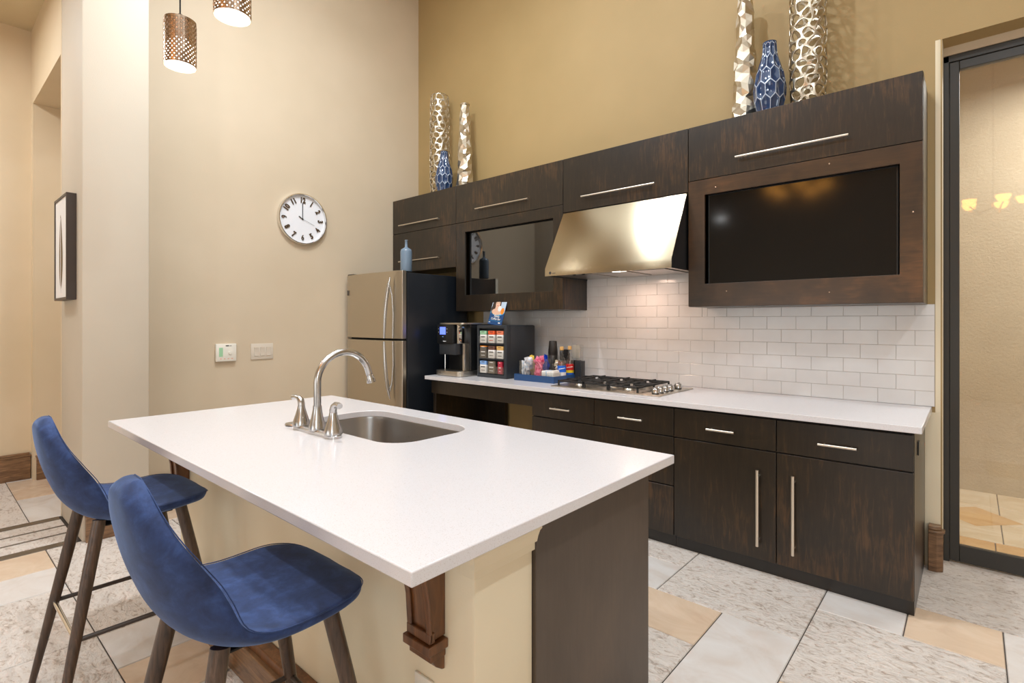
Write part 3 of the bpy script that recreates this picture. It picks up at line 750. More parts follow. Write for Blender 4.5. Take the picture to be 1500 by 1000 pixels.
# ---------------------------------------------------------------- vases made of cells
def cells(b, cx, cy, z0, H, rfun, rows, cols, jit, mode, seed, m1, m2=None):
    rnd = random.Random(seed); verts = {}; p = 1.0/rows
    def V(ku, kv):
        ku %= 2*cols; key = (ku, kv)
        if key not in verts:
            u = ku/(2*cols); v = kv*p/6
            inner = 0 < v < 1
            ju = rnd.uniform(-jit, jit)/cols*.5; jv = rnd.uniform(-jit, jit)*p*.5 if inner else 0
            verts[key] = (u+ju, min(1, max(0, v+jv)))
        return verts[key]
    cache = {}
    def W(u, v, dr=0):
        r = rfun(v)+dr; a = u*2*PI; return (cx+r*math.cos(a), cy+r*math.sin(a), z0+v*H)
    def BV(ku, kv):
        ku %= 2*cols; k = (ku, kv)
        u, v = V(ku, kv)
        kk = (ku, max(0, min(rows*6, kv)))
        if kk not in cache: cache[kk] = b.bm.verts.new(W(u, v))
        return cache[kk]
    for j in range(-1, rows+1):
        for i in range(cols):
            cu = 2*i+(1 if j % 2 else 0)+1; cv = 6*j+3
            ks = [(cu, cv+4), (cu+1, cv+2), (cu+1, cv-2), (cu, cv-4), (cu-1, cv-2), (cu-1, cv+2)]
            uv = []; bv = []
            for ku, kv in ks:
                kv2 = max(0, min(rows*6, kv)); q = BV(ku, kv2)
                if bv and bv[-1] is q: continue
                if q in bv: continue
                uu, vv = V(ku, kv2)
                uu += math.floor(ku/(2*cols)) if True else 0
                bv.append(q); uv.append((uu, vv))
            if len(bv) < 3: continue
            if max(v for u, v in uv)-min(v for u, v in uv) < 1e-4: continue
            mu = sum(u for u, v in uv)/len(uv); mv = sum(v for u, v in uv)/len(uv); n = len(bv)
            if mode == 'facet':
                c = b.bm.verts.new(W(mu, mv, -.010-.004*rnd.random()))
                for k in range(n): b.face([bv[k], bv[(k+1) % n], c], m1)
            elif mode == 'lattice':
                t = .14
                inn = [b.bm.verts.new(W(u+(mu-u)*t, v+(mv-v)*t)) for u, v in uv]
                for k in range(n): b.face([bv[k], bv[(k+1) % n], inn[(k+1) % n], inn[k]], m1)
            else:
                i1 = [b.bm.verts.new(W(u+(mu-u)*.07, v+(mv-v)*.07, .0)) for u, v in uv]
                i2 = [b.bm.verts.new(W(u+(mu-u)*.24, v+(mv-v)*.24, -.006)) for u, v in uv]
                c = b.bm.verts.new(W(mu, mv, -.007))
                for k in range(n):
                    k2 = (k+1) % n
                    b.face([bv[k], bv[k2], i1[k2], i1[k]], m2); b.face([i1[k], i1[k2], i2[k2], i2[k]], m1); b.face([i2[k], i2[k2], c], m1)
def ring_base(b, cx, cy, r, z, m, h=.008): b.lathe([(0, z), (r, z), (r, z+h), (0, z+h)], (cx, cy, 0), m, 32)
ZV = ZT+.0005
def lattice(cx, cy, label, seed):
    v = thing('lattice_vase', label, 'vase', (cx, cy, ZV), 'tall openwork silver vases on the cabinets')
    b = MB(); rf = lambda t: .088+.014*math.sin(t*PI*1.0)+.004*math.sin(t*9)
    cells(b, cx, cy, ZV+.006, 1.06, rf, 18, 9, .7, 'lattice', seed, 'silver_leaf')
    o = b.build('lattice_wall', v, smooth=60, recalc=False)
    s1 = o.modifiers.new('sub', 'SUBSURF'); s1.levels = 2; s1.render_levels = 2
    s2 = o.modifiers.new('solid', 'SOLIDIFY'); s2.thickness = .007; s2.offset = -1
    b = MB(); ring_base(b, cx, cy, .088, ZV, 'silver_leaf'); b.build('foot', v)
def facet(cx, cy, label, seed):
    v = thing('faceted_vase', label, 'vase', (cx, cy, ZV), 'tall hammered silver vases on the cabinets')
    b = MB(); rf = lambda t: (.088-.042*t**1.15)+.004*math.sin(t*17)
    cells(b, cx, cy, ZV+.004, .87, rf, 12, 6, .45, 'facet', seed, 'silver_leaf')
    b.build('faceted_wall', v, smooth=0, recalc=False)
    b = MB(); ring_base(b, cx, cy, .084, ZV, 'silver_leaf', .004); b.build('foot', v)
    b = MB(); b.lathe([(.046, ZV+.868), (.048, ZV+.88), (.036, ZV+.88), (.036, ZV+.868)], (cx, cy, 0), 'silver_leaf', 24, closed=True); b.build('rim', v)
def bluevase(cx, cy, h, r, label, seed):
    v = thing('blue_vase', label, 'vase', (cx, cy, ZV), 'blue honeycomb vases on the cabinets')
    def rf(t):
        pts = [(0, .72), (.15, .92), (.35, 1.0), (.55, .86), (.72, .60), (.86, .45), (1, .42)]
        for (a, p), (c, q) in zip(pts[:-1], pts[1:]):
            if t <= c: s = (t-a)/(c-a); s = s*s*(3-2*s)*.5+s*.5; return r*(p+(q-p)*s)
        return r*.42
    b = MB(); cells(b, cx, cy, ZV+.003, h, rf, 5, 10, .0, 'relief', seed, 'blue_glaze', 'blue_rim'); b.build('honeycomb_wall', v, smooth=60, recalc=False)
    b = MB(); ring_base(b, cx, cy, r*.70, ZV, 'blue_glaze', .003); b.build('foot', v)
    b = MB(); b.lathe([(r*.42, ZV+h), (r*.42+.001, ZV+h+.008), (r*.36, ZV+h+.008), (r*.36, ZV+h-.02)], (cx, cy, 0), 'blue_glaze', 24, closed=True); b.build('rim', v)
lattice(-4.25, 3.70, 'tall openwork silver vase in the left group above the fridge cabinet', 3)
facet(-3.865, 3.70, 'tall hammered silver vase right of the small blue vase, left group', 4)
bluevase(-4.066, 3.60, .41, .092, 'blue honeycomb vase above the fridge cabinet, in the left group', 5)
lattice(-.773, 3.70, 'tall openwork silver vase above the large right screen', 6)
facet(-1.153, 3.71, 'tall hammered silver vase left of the large blue vase, right group', 7)
bluevase(-.975, 3.62, .455, .098, 'blue honeycomb vase above the large right screen', 8)
b = MB(); cx, cy, cz = -1.040, 3.790, ZV
pts = [(cx+.048*math.cos(k*PI/3+PI/6), cz+.0655+.0655*math.sin(k*PI/3+PI/6)*1.0) for k in range(6)]
b.prism([(p[0], max(p[1], cz)) for p in pts], 'y', cy-.02, cy+.025, 'black_matte')
tag(b.build('hexagon_block', bev=.003), 'small black hexagonal block hidden between the silver and blue vases', 'ornament')

# ---------------------------------------------------------------- cooktop
ck = thing('gas_cooktop', 'stainless gas cooktop with black iron grates set on the counter', 'cooktop', (-1.96, 3.445, .915))
kx0, kx1, ky0, ky1 = -2.385, -1.515, 3.17, 3.72
b = MB(); b.box(kx0, kx1, ky0, ky1, .9155, .922, 'stainless', .0025); b.box(kx0+.04, kx1-.16, ky0+.035, ky1-.035, .9222, .924, 'stainless', .0006); b.build('plate', ck)
bx = [(kx0+.17, ky0+.15), (kx0+.17, ky1-.15), (kx0+.375, (ky0+ky1)/2), (kx0+.58, ky0+.15), (kx0+.58, ky1-.15)]
for i, (x, y) in enumerate(bx):
    b = MB(); r = .055 if i == 2 else .042
    b.lathe([(0, .9245), (r*1.15, .9245), (r*1.1, .930), (r, .934), (r*.95, .938), (0, .938)], (x, y, 0), 'stainless', 24)
    b.lathe([(0, .9385), (r*.85, .9385), (r*.85, .945), (r*.7, .948), (0, .948)], (x, y, 0), 'iron', 24); b.build('burner', ck, smooth=50)
for gx0, gx1 in ((kx0+.045, kx0+.27), (kx0+.275, kx0+.475), (kx0+.48, kx0+.705)):
    b = MB(); z0, z1 = .951, .963; t = .010; y0, y1 = ky0+.03, ky1-.03
    b.box(gx0, gx1, y0, y0+t, z0, z1, 'iron'); b.box(gx0, gx1, y1-t, y1, z0, z1, 'iron'); b.box(gx0, gx0+t, y0, y1, z0, z1, 'iron'); b.box(gx1-t, gx1, y0, y1, z0, z1, 'iron')
    xm = (gx0+gx1)/2
    b.box(gx0, gx1, (y0+y1)/2-t/2, (y0+y1)/2+t/2, z0, z1+.002, 'iron')
    for yc in ((y0*3+y1)/4, (y0+y1*3)/4):
        b.box(gx0, xm-.025, yc-t/2, yc+t/2, z0, z1+.006, 'iron'); b.box(xm+.025, gx1, yc-t/2, yc+t/2, z0, z1+.006, 'iron')
        for a, c2 in ((yc-.125, yc-.028), (yc+.028, yc+.125)): b.box(xm-t/2, xm+t/2, a, c2, z0, z1+.006, 'iron')
        for sx in (-1, 1):
            for sy in (-1, 1):
                b.tube([(xm+sx*.10, yc+sy*.12, .955), (xm+sx*.035, yc+sy*.04, .961)], .005, 'iron', 6)
    for x in (gx0+t/2, gx1-t/2):
        for y in (y0+t/2, (y0+y1)/2, y1-t/2): b.box(x-.006, x+.006, y-.006, y+.006, .9245, z0+.002, 'iron')
    b.build('grate', ck, bev=.0015)
for y in (3.255, 3.325, 3.40, 3.475, 3.61):
    b = MB(); x = kx1-.065
    b.lathe([(0, .9225), (.024, .9225), (.024, .927), (.0, .928)], (x, y, 0), 'black_plastic', 24)
    b.lathe([(0, .9285), (.026, .9285), (.0245, .955), (.020, .960), (0, .961)], (x, y, 0), 'nickel', 24); b.box(x-.005, x+.005, y-.023, y+.023, .9595, .966, 'nickel', .001)
    b.build('control_knob', ck, smooth=50)

# ---------------------------------------------------------------- coffee machine
cm = thing('coffee_machine', 'black and silver single-serve coffee machine with a lit blue screen', 'coffee machine', (-3.52, 3.40, .915))
mx0, mx1 = -3.665, -3.46
b = MB(); b.box(mx0, -3.37, 3.30, 3.68, .9625, 1.375, 'black_plastic', .008); b.build('housing', cm)
b = MB(); b.slab(rrect(-3.695, -3.355, 3.155, 3.69, .05, 6), None, .9155, .918, 'black_matte'); b.build('feet', cm)
b = MB(); b.slab(rrect(-3.70, -3.35, 3.15, 3.695, .055, 6), None, .9185, .962, 'stainless'); o = b.build('drip_base', cm, bev=.004, smooth=50); o['label'] = 'brushed silver base'
b = MB(); b.slab(rrect(-3.66, -3.34, 3.17, 3.69, .03, 6), None, 1.3755, 1.39, 'stainless'); b.build('top_plate', cm, bev=.003, smooth=50)
B('control_panel', mx0-.008, mx1, 3.165, 3.2995, 1.205, 1.374, 'black_plastic', cm, meshbev=.006)
B('brew_head', mx0+.01, mx1+.02, 3.175, 3.2995, 1.105, 1.204, 'charcoal', cm, meshbev=.006)
B('side_trim', -3.44, -3.41, 3.19, 3.2995, 1.205, 1.374, 'chrome', cm, meshbev=.004)
B('column_trim', -3.42, -3.395, 3.24, 3.2995, .9625, 1.204, 'handle_steel', cm, meshbev=.003)
B('screen', -3.632, -3.555, 3.1635, 3.165-.0003, 1.285, 1.352, 'screen_blue', cm)
b = MB()
for z in (1.335, 1.305):
    for x in (-3.65, -3.537): b.lathe([(0, 0), (.003, 0), (.003, -.001), (0, -.0015)], (x, 3.1645, z), 'pk_white', 10, axis='y'); b.build('button', cm); b = MB()
b.box(-3.60, -3.585, 3.1635, 3.1648, 1.262, 1.268, 'pk_blue'); b.build('indicator_mark', cm); b = MB(); b.box(-3.59, -3.55, 3.1635, 3.1648, 1.222, 1.228, 'pk_white'); b.build('indicator_mark', cm)
b = MB(); b.tube([(-3.60, 3.20, 1.104), (-3.60, 3.20, .9622)], .004, 'chrome', 8); b.build('drip_tube', cm)

# ---------------------------------------------------------------- sachet organiser
og = thing('sachet_organizer', 'charcoal countertop organizer with nine clear pockets of drink sachets', 'organizer', (-3.13, 3.50, .915))
ox0, ox1, oy0, oy1, oz0, oz1 = -3.305, -2.955, 3.31, 3.70, .9155, 1.37
b = MB(); b.box(ox0, ox1, oy0+.05, oy1, oz0, oz1, 'charcoal', .014)
b.box(ox0, ox0+.022, oy0, oy0+.06, oz0, oz1, 'charcoal', .006); b.box(ox1-.03, ox1, oy0, oy0+.06, oz0, oz1, 'charcoal', .006)
b.box(ox0+.015, ox1-.02, oy0, oy0+.06, oz1-.03, oz1, 'charcoal', .006); b.box(ox0+.015, ox1-.02, oy0, oy0+.06, oz0, oz0+.03, 'charcoal', .006)
cw = (ox1-.03-ox0-.022)/3; chh = (oz1-.03-oz0-.03)/3
for k in (1, 2): b.box(ox0+.015, ox1-.02, oy0+.004, oy0+.055, oz0+.03+k*chh-.006, oz0+.03+k*chh+.006, 'charcoal')
b.build('case', og)
cols_ = [['pk_green', 'pk_orange', 'pk_salmon'], ['pk_amber', 'pk_brown', 'pk_tan'], ['pk_blue', 'pk_olive', 'pk_red']]
names_ = [['pale green and white', 'orange and white', 'salmon and white'], ['orange topped dark grey', 'brown and white', 'tan and white'], ['light blue and white', 'olive grey', 'narrow dark red']]
pos_r = ['top row', 'middle row', 'bottom row']; pos_c = ['left', 'centre', 'right']
for rr in range(3):
    for cc in range(3):
        x0 = ox0+.022+cc*cw; z0 = oz0+.03+(2-rr)*chh+.006; z1 = z0+chh-.014
        b = MB(); b.box(x0+.002, x0+cw-.002, oy0+.0002, oy0+.0015, z0, z0+(z1-z0)*.5, 'clear_glass'); b.build('clear_pocket', og)
        wd = .074 if not (rr == 2 and cc == 2) else .048
        xa = x0+cw/2-wd/2; xb = xa+wd; y = oy0+.0045; c = cols_[rr][cc]
        b = MB(); low = 'paper_white'
        if c == 'pk_amber': low = 'pk_graydark'
        if c in ('pk_olive', 'pk_red'): low = c
        sp = .62 if c != 'pk_amber' else .82
        b.box(xa, xb, y, y+.026, z0+.001, z0+(z1-z0)*sp, low, .002); b.box(xa, xb, y, y+.026, z0+(z1-z0)*sp+.0002, z1-.012, c, .002)
        o = b.build('drink_sachet'); hh = z1-z0
        tag(o, '%s drink sachet, %s %s pocket of the organizer' % (names_[rr][cc], pos_r[rr], pos_c[cc]), 'sachet', 'drink sachets in the organizer')
        b = MB(); pm = 'print_dark' if low == 'paper_white' else 'paper_white'
        b.box(xa+.018, xb-.018, y-.0012, y-.0002, z0+hh*.80, z0+hh*.84, pm if low == 'paper_white' else 'paper_white'); b.build('print', o); b = MB()
        b.box(xa+.012, xb-.012, y-.0012, y-.0002, z0+hh*.42, z0+hh*.50, pm); b.build('print', o); b = MB(); b.box(xa+.014, xb-.014, y-.0012, y-.0002, z0+hh*.18, z0+hh*.22, 'pk_orange' if c == 'pk_orange' else pm)
        b.build('print', o)

# leaning sign on the organiser
sg = thing('coffee_bar_sign', 'small blue coffee bar sign with a woman drinking, atop the organizer', 'sign', (-3.18, 3.42, 1.3705))
SW, SH = .172, .245
tilt = Matrix.Translation((-3.215, 3.44, 1.3725)) @ Matrix.Rotation(math.radians(-14), 4, 'X') @ Matrix.Rotation(math.radians(6), 4, 'Y')
def sgn(b, pts, m, d=0.0):
    f = b.quad([tuple(tilt @ Vector((x-SW/2, -d, z))) for x, z in pts], m)
b = MB()
for d0 in (0,):
    A = [tilt @ Vector(p) for p in ((-SW/2, 0, 0), (SW/2, 0, 0), (SW/2, 0, SH), (-SW/2, 0, SH), (-SW/2, .004, 0), (SW/2, .004, 0), (SW/2, .004, SH), (-SW/2, .004, SH))]
    v = [b.bm.verts.new(p) for p in A]
    for q in ((0,1,2,3), (5,4,7,6), (0,4,5,1), (1,5,6,2), (2,6,7,3), (3,7,4,0)): b.face([v[i] for i in q], 'sign_blue')
board = b.build('board', sg)
b = MB()
def disc(cx, cz, rx, rz, m, d, a0=0, a1=2*PI, n=24, clip=None):
    pts = []
    for k in range(n):
        a = a0+(a1-a0)*k/n; x = min(SW-.001, max(.001, cx+rx*math.cos(a))); z = min(SH-.001, cz+rz*math.sin(a))
        if clip: z = max(z, clip)
        pts.append(tuple(tilt @ Vector((x-SW/2, -d, z))))
    b.quad(pts, m)
sgn(b, [(.001, .115), (.171, .115), (.171, .244), (.001, .244)], 'sky_pale', .0004)
disc(.086, .125, .09, .04, 'sign_cyan', .0006, PI, 2*PI); disc(.086, .130, .085, .038, 'sky_pale', .0007, PI, 2*PI)
disc(.060, .185, .052, .075, 'hair', .0008); disc(.030, .14, .028, .045, 'hair', .0009)
disc(.075, .12, .060, .030, 'skin', .0010); disc(.064, .152, .016, .030, 'skin', .0011); disc(.072, .190, .027, .040, 'skin', .0012)
disc(.060, .200, .004, .0025, 'hair', .0014); disc(.083, .203, .004, .0025, 'hair', .0014); disc(.074, .175, .007, .003, 'pk_red', .0014)
disc(.105, .150, .022, .026, 'paper_white', .0016); disc(.145, .13, .02, .03, 'pk_amber', .0015)
b.build('portrait_print', board)
def stext(body, size, z, x=0, nm='lettering'):
    M4 = tilt @ Matrix.Translation((x, -.0012, z)) @ Matrix.Rotation(PI/2, 4, 'X')
    return text_obj(nm, body, size, 'paper_white', board, M4, .0003, .95, bold=.0004)
stext('Flavia', .032, .079, .005); stext('Coffee Bar', .028, .054, .0)
b = MB(); sgn(b, [(.01, .034), (.162, .034), (.162, .036), (.01, .036)], 'sign_cyan', .001); sgn(b, [(.008, .018), (.028, .018), (.028, .024), (.008, .024)], 'paper_white', .001); sgn(b, [(.125, .016), (.150, .016), (.150, .026), (.125, .026)], 'paper_white', .001)
b.build('footer_marks', board)

# ---------------------------------------------------------------- tray and what stands in it
tx0, tx1, ty0, ty1, tz = -2.872, -2.462, 3.315, 3.735, .9155
b = MB(); b.box(tx0, tx1, ty0, ty1, tz, tz+.006, 'blue_tray'); t = .009; h = .052
b.box(tx0, tx1, ty0, ty0+t, tz+.006, tz+h, 'blue_tray'); b.box(tx0, tx1, ty1-t, ty1, tz+.006, tz+h, 'blue_tray'); b.box(tx0, tx0+t, ty0+t, ty1-t, tz+.006, tz+h, 'blue_tray'); b.box(tx1-t, tx1, ty0+t, ty1-t, tz+.006, tz+h, 'blue_tray')
tag(b.build('serving_tray'), 'rectangular blue tray of coffee condiments on the counter', 'tray')
TZ = tz+.0065
def jar(cx, cy, w_, h_, label, name='glass_jar'):
    t = thing(name, label, 'jar', (cx, cy, TZ), 'clear square jars in the blue tray')
    b = MB(); a = w_/2; q = .0025
    out = [[b.bm.verts.new((p[0], p[1], z)) for p in rrect(cx-a, cx+a, cy-a, cy+a, .014, 4)] for z in (TZ, TZ+h_)]
    inn = [[b.bm.verts.new((p[0], p[1], z)) for p in rrect(cx-a+q, cx+a-q, cy-a+q, cy+a-q, .012, 4)] for z in (TZ+h_, TZ+.004)]
    seq = out+inn; n = len(out[0])
    for A, C in zip(seq[:-1], seq[1:]):
        for k in range(n): b.face([A[k], A[(k+1) % n], C[(k+1) % n], C[k]], 'clear_glass')
    b.face(out[0][::-1], 'clear_glass'); b.face(inn[1], 'clear_glass')
    b.build('jar_wall', t); return t
def packet(b, c, L_, W_, th, m, rnd, tiltmax=.5, band=None):
    M = Matrix.Translation(c) @ Matrix.Rotation(rnd.uniform(0, PI), 4, 'Z') @ Matrix.Rotation(rnd.uniform(-tiltmax, tiltmax), 4, 'X') @ Matrix.Rotation(rnd.uniform(-tiltmax, tiltmax), 4, 'Y')
    n = 3; rows = []
    for i in range(n+1):
        z = (i/n-.5)*L_; bulge = th*math.sin(i/n*PI)+.0006
        rows.append([M @ Vector(p) for p in ((-W_/2, -bulge, z), (W_/2, -bulge, z), (W_/2, bulge, z), (-W_/2, bulge, z))])
    V = [[b.bm.verts.new(p) for p in r] for r in rows]
    for i in range(n):
        for k in range(4): b.face([V[i][k], V[i][(k+1) % 4], V[i+1][(k+1) % 4], V[i+1][k]], band if band and i == n//2 and k in (0, 2) else m)
    b.face(V[0][::-1], m); b.face(V[-1], m)
def packets(cx, cy, a, h_, n, m, label, name, group, seed, top=.03, band=None, L_=.062, W_=.034):
    rnd = random.Random(seed)
    for i in range(n):
        b = MB(); f = i/n
        z = TZ+.034+(h_+top-.060)*f; s = a-.016 if z < TZ+h_-.02 else a*.72
        packet(b, (cx+rnd.uniform(-s, s), cy+rnd.uniform(-s, s), z), L_, W_, .003, m, rnd, .5 if f > .55 else .25, band)
        o = b.build(name, smooth=0); tag(o, label, 'sweetener packet', group)
jar(-2.795, 3.395, .105, .155, 'clear square jar of white sugar packets, left front of the tray')
packets(-2.795, 3.395, .045, .155, 26, 'pk_white', 'white sugar packet in the left front jar of the blue tray', 'sugar_packet', 'white sugar packets in the left front jar', 11, band='sky_pale')
jar(-2.822, 3.503, .076, .160, 'clear square jar of yellow packets, behind the white packet jar')
packets(-2.822, 3.503, .031, .160, 16, 'pk_yellow', 'yellow sweetener packet in the jar behind the white packets', 'sweetener_packet', 'yellow sweetener packets', 12, top=.04)
jar(-2.672, 3.400, .100, .155, 'clear square jar of pink packets at the tray front')
packets(-2.672, 3.400, .042, .155, 26, 'pk_pink', 'pink sweetener packet in the middle front jar of the tray', 'sweetener_packet', 'pink sweetener packets', 13, top=.045, band='pk_magenta')
jar(-2.738, 3.575, .070, .162, 'clear square jar of royal blue packets behind the pink ones')
packets(-2.738, 3.575, .029, .162, 14, 'pk_royal', 'royal blue sweetener packet in the jar behind the pink ones', 'sweetener_packet', 'blue sweetener packets', 14, top=.045)
# creamer cups
jar(-2.585, 3.55, .095, .13, 'clear square jar heaped with small creamer cups')
rnd = random.Random(15)
for i in range(16):
    b = MB(); f = i/16; z = TZ+.006+.135*f; s = .024 if f < .8 else .02
    c = (-2.585+rnd.uniform(-s, s), 3.55+rnd.uniform(-s, s), z)
    b.lathe([(0, 0), (.011, 0), (.016, .02), (.018, .021), (.018, .0225), (0, .023)], c, 'pk_cream' if i % 3 else 'pk_white', 12, mats=['pk_cream']*4+['pk_white'])
    b.rot(rnd.uniform(-.7, .7), c, 'X'); o = b.build('creamer_cup', smooth=50)
    tag(o, 'small creamer cup heaped in the square jar by the syrup bottles', 'creamer cup', 'small creamer cups in the jar')
# low white box of stirrers / tea bags
t = thing('acrylic_box', 'low clear box of folded white packets at the front right of the tray', 'box', (-2.545, 3.375, TZ))
b = MB(); b.box(-2.615, -2.474, 3.33, 3.43, TZ, TZ+.003, 'clear_glass')
for a in ((-2.615, -2.612, 3.33, 3.43), (-2.477, -2.474, 3.33, 3.43), (-2.612, -2.477, 3.33, 3.333), (-2.612, -2.477, 3.427, 3.43)): b.box(*a, TZ+.003, TZ+.075, 'clear_glass')
b.build('box_wall', t)
rnd = random.Random(16)
for i in range(9):
    b = MB(); x = -2.602+i*.0135
    b.box(x, x+.009, 3.337+rnd.uniform(0, .006), 3.42, TZ+.004, TZ+.078+rnd.uniform(0, .014), 'paper_white' if i not in (3,) else 'sky_pale', .002)
    o = b.build('tea_packet'); tag(o, 'white paper tea packet standing in the low clear box', 'tea packet', 'white tea packets in the low clear box')
def bottle(cx, cy, label, liquid, bands):
    t = thing('syrup_bottle', label, 'syrup bottle', (cx, cy, TZ), 'flavour syrup bottles in the tray')
    r = .034
    b = MB(); b.lathe([(0, TZ), (r, TZ), (r, TZ+.150), (r*.9, TZ+.165), (.016, TZ+.195), (.0135, TZ+.205), (.0135, TZ+.245), (.0, TZ+.246)], (cx, cy, 0), 'clear_glass', 28); b.build('bottle_glass', t, smooth=50)
    b = MB(); b.lathe([(0, TZ+.003), (r-.003, TZ+.003), (r-.003, TZ+.149), (r*.9-.004, TZ+.162), (0, TZ+.163)], (cx, cy, 0), liquid, 24); b.build('liquid', t, smooth=50)
    b = MB(); pr = []; ms = []
    for z0, z1, m in bands: pr += [(r+.0008, TZ+z0), (r+.0008, TZ+z1)]; ms += [m, m]
    b.lathe(pr, (cx, cy, 0), bands[0][2], 28, mats=ms[:-1]); lb = b.build('bottle_label', t, smooth=50)
    b = MB(); b.lathe([(0, TZ+.2465), (.016, TZ+.2465), (.0165, TZ+.272), (.012, TZ+.276), (0, TZ+.277)], (cx, cy, 0), 'cork', 20); b.build('cork_cap', t, smooth=50)
    # white brand script across the label, facing the room
    a = math.atan2(-3.5+0, 2.5) ; nx, ny = 2.45, -3.5; l_ = math.hypot(nx, ny); nx /= l_; ny /= l_
    b = MB(); tx, ty = -ny, nx
    b2 = MB(); zz = TZ+bands[-1][1]-.028
    P_ = []
    for k in range(9):
        th = (k-4)/4*.75; d = (r+.0016); dirx = nx*math.cos(th)+tx*math.sin(th); diry = ny*math.cos(th)+ty*math.sin(th)
        P_.append((cx+dirx*d, cy+diry*d, zz+k*.0012+(.002 if k % 2 else -.002)))
    b2.tube(P_, .003, 'paper_white', 6); b2.build('label_script', lb); b.bm.free()
bottle(-2.512, 3.49, 'amber syrup bottle with a blue label and cork cap', 'syrup_amber', [(.03, .07, 'paper_white'), (.07, .122, 'lb_blue')])
bottle(-2.517, 3.61, 'clear syrup bottle with a red yellow and blue label', 'clear_glass', [(.03, .056, 'lb_blue'), (.056, .078, 'lb_yellow'), (.078, .126, 'lb_red')])
# lid and cup holders behind
t = thing('lid_stack', 'stack of black cup lids in a clear sleeve, behind the syrup bottles', 'lids', (-2.61, 3.665, TZ))
b = MB()
pr = [(0, TZ)]
for k in range(14):
    z = TZ+.02+k*.017; pr += [(.043, z-.016), (.045, z-.003), (.041, z)]
pr.append((0, pr[-1][1]+.001)); b.lathe(pr, (-2.61, 3.672, 0), 'black_matte', 28); b.build('lid', t, smooth=30)
t = thing('cup_stack', 'stack of dark brown paper cups upturned behind the pink packets', 'cups', (-2.735, 3.68, TZ))
b = MB(); b.lathe([(0, TZ), (.044, TZ), (.044, TZ+.006), (.040, TZ+.2), (.042, TZ+.205), (.033, TZ+.308), (.030, TZ+.312), (0, TZ+.312)], (-2.735, 3.670, 0), 'dark_cup', 28); b.build('cup', t, smooth=40)
b = MB(); a_ = .046; 
b.lathe([(a_, TZ), (a_+.002, TZ), (a_+.002, TZ+.19), (a_, TZ+.19)], (-2.735, 3.670, 0), 'clear_glass', 28, closed=True); b.build('clear_sleeve', t, smooth=40)
b = MB(); b.box(-2.545, -2.470, 3.738, 3.741, .9155, 1.205, 'clear_glass'); b.box(-2.545, -2.470, 3.7415, 3.80, .9155, .9185, 'clear_glass')
tag(b.build('acrylic_stand'), 'clear acrylic upright sheet behind the right end of the tray', 'stand')
b = MB(); x0, x1, y0, y1 = -2.552, -2.474, 3.672, 3.724; z0 = TZ; z1 = 1.072; q = .003
b.box(x0, x1, y0, y1, z0, z1, 'black_matte'); b.box(x0+q, x1-q, y0+q, y1-q, z1, z1+.004, 'black_plastic')
tag(b.build('stirrer_holder'), 'black stirrer holder in the back right corner of the blue tray', 'holder')
t = thing('napkin_holder', 'grey ribbed holder standing right of the blue tray by the cooktop', 'holder', (-2.425, 3.60, .9155))
b = MB()
for i in range(5): b.box(-2.458+i*.0125, -2.458+i*.0125+.0085, 3.60, 3.66, .931, 1.078-(i % 2)*.004, 'charcoal', .001)
b.box(-2.459, -2.396, 3.5998, 3.6602, .9155, .935, 'charcoal'); b.build('divider', t)

# outlet on the backsplash behind
b = MB(); b.box(-2.650, -2.575, YW-.0165, YW-.0115, 1.08, 1.195, 'white_plastic', .002)
tag(b.build('outlet_cover', smooth=30), 'white outlet cover on the tiles behind the syrup bottles', 'outlet')

# ---------------------------------------------------------------- wall clock
ckk = thing('wall_clock', 'round silver-rimmed wall clock with a white dial', 'clock', (XL, 2.452, 2.368))
cy, cz, R_ = 2.452, 2.370, .240
b = MB(); b.lathe([(R_-.012, .0005), (R_, .002), (R_, .034), (R_-.004, .040), (R_-.010, .040), (R_-.014, .034), (R_-.014, .0005)], (XL, cy, cz), 'chrome', 72, closed=True, axis='x'); b.build('rim', ckk, smooth=50)
b = MB(); b.lathe([(0, .0005), (R_-.0145, .0005), (R_-.0145, .012), (0, .0125)], (XL, cy, cz), 'clock_white', 72, axis='x'); b.build('dial', ckk, smooth=50)
def wallmat(y, z, x, ang): # text facing +X ; text-right = +Y
    return Matrix.Translation((x, y, z)) @ Matrix(((0, 0, 1, 0), (1, 0, 0, 0), (0, 1, 0, 0), (0, 0, 0, 1))) @ Matrix.Rotation(ang, 4, 'Z')
for h in range(1, 13):
    th = h*PI/6; y = cy+.176*math.sin(th); z = cz+.176*math.cos(th)
    rot = -th if (h <= 3 or h >= 9) else PI-th
    text_obj('numeral', str(h), .070, 'clock_numeral', ckk, wallmat(y, z, XL+.0165, rot), .003, .80, bold=(.0004 if h in (6, 9) else .0024))
def hand(name, th, L_, tail, w_, x):
    b = MB(); b.box(XL+x, XL+x+.001, cy-w_/2, cy+w_/2, cz-tail, cz+L_, 'print_dark'); b.rot(-th, (XL+x, cy, cz), 'X'); b.build(name, ckk, smooth=0)
hand('minute_hand', 0.0, .150, .0, .007, .016); hand('hour_hand', math.radians(-58), .045, .0, .008, .0175); hand('second_hand', math.radians(112), .125, .03, .0022, .019)
b = MB(); b.lathe([(0, .0126), (.008, .0126), (.007, .0205), (0, .0207)], (XL, cy, cz), 'print_dark', 20, axis='x'); b.build('hub', ckk)

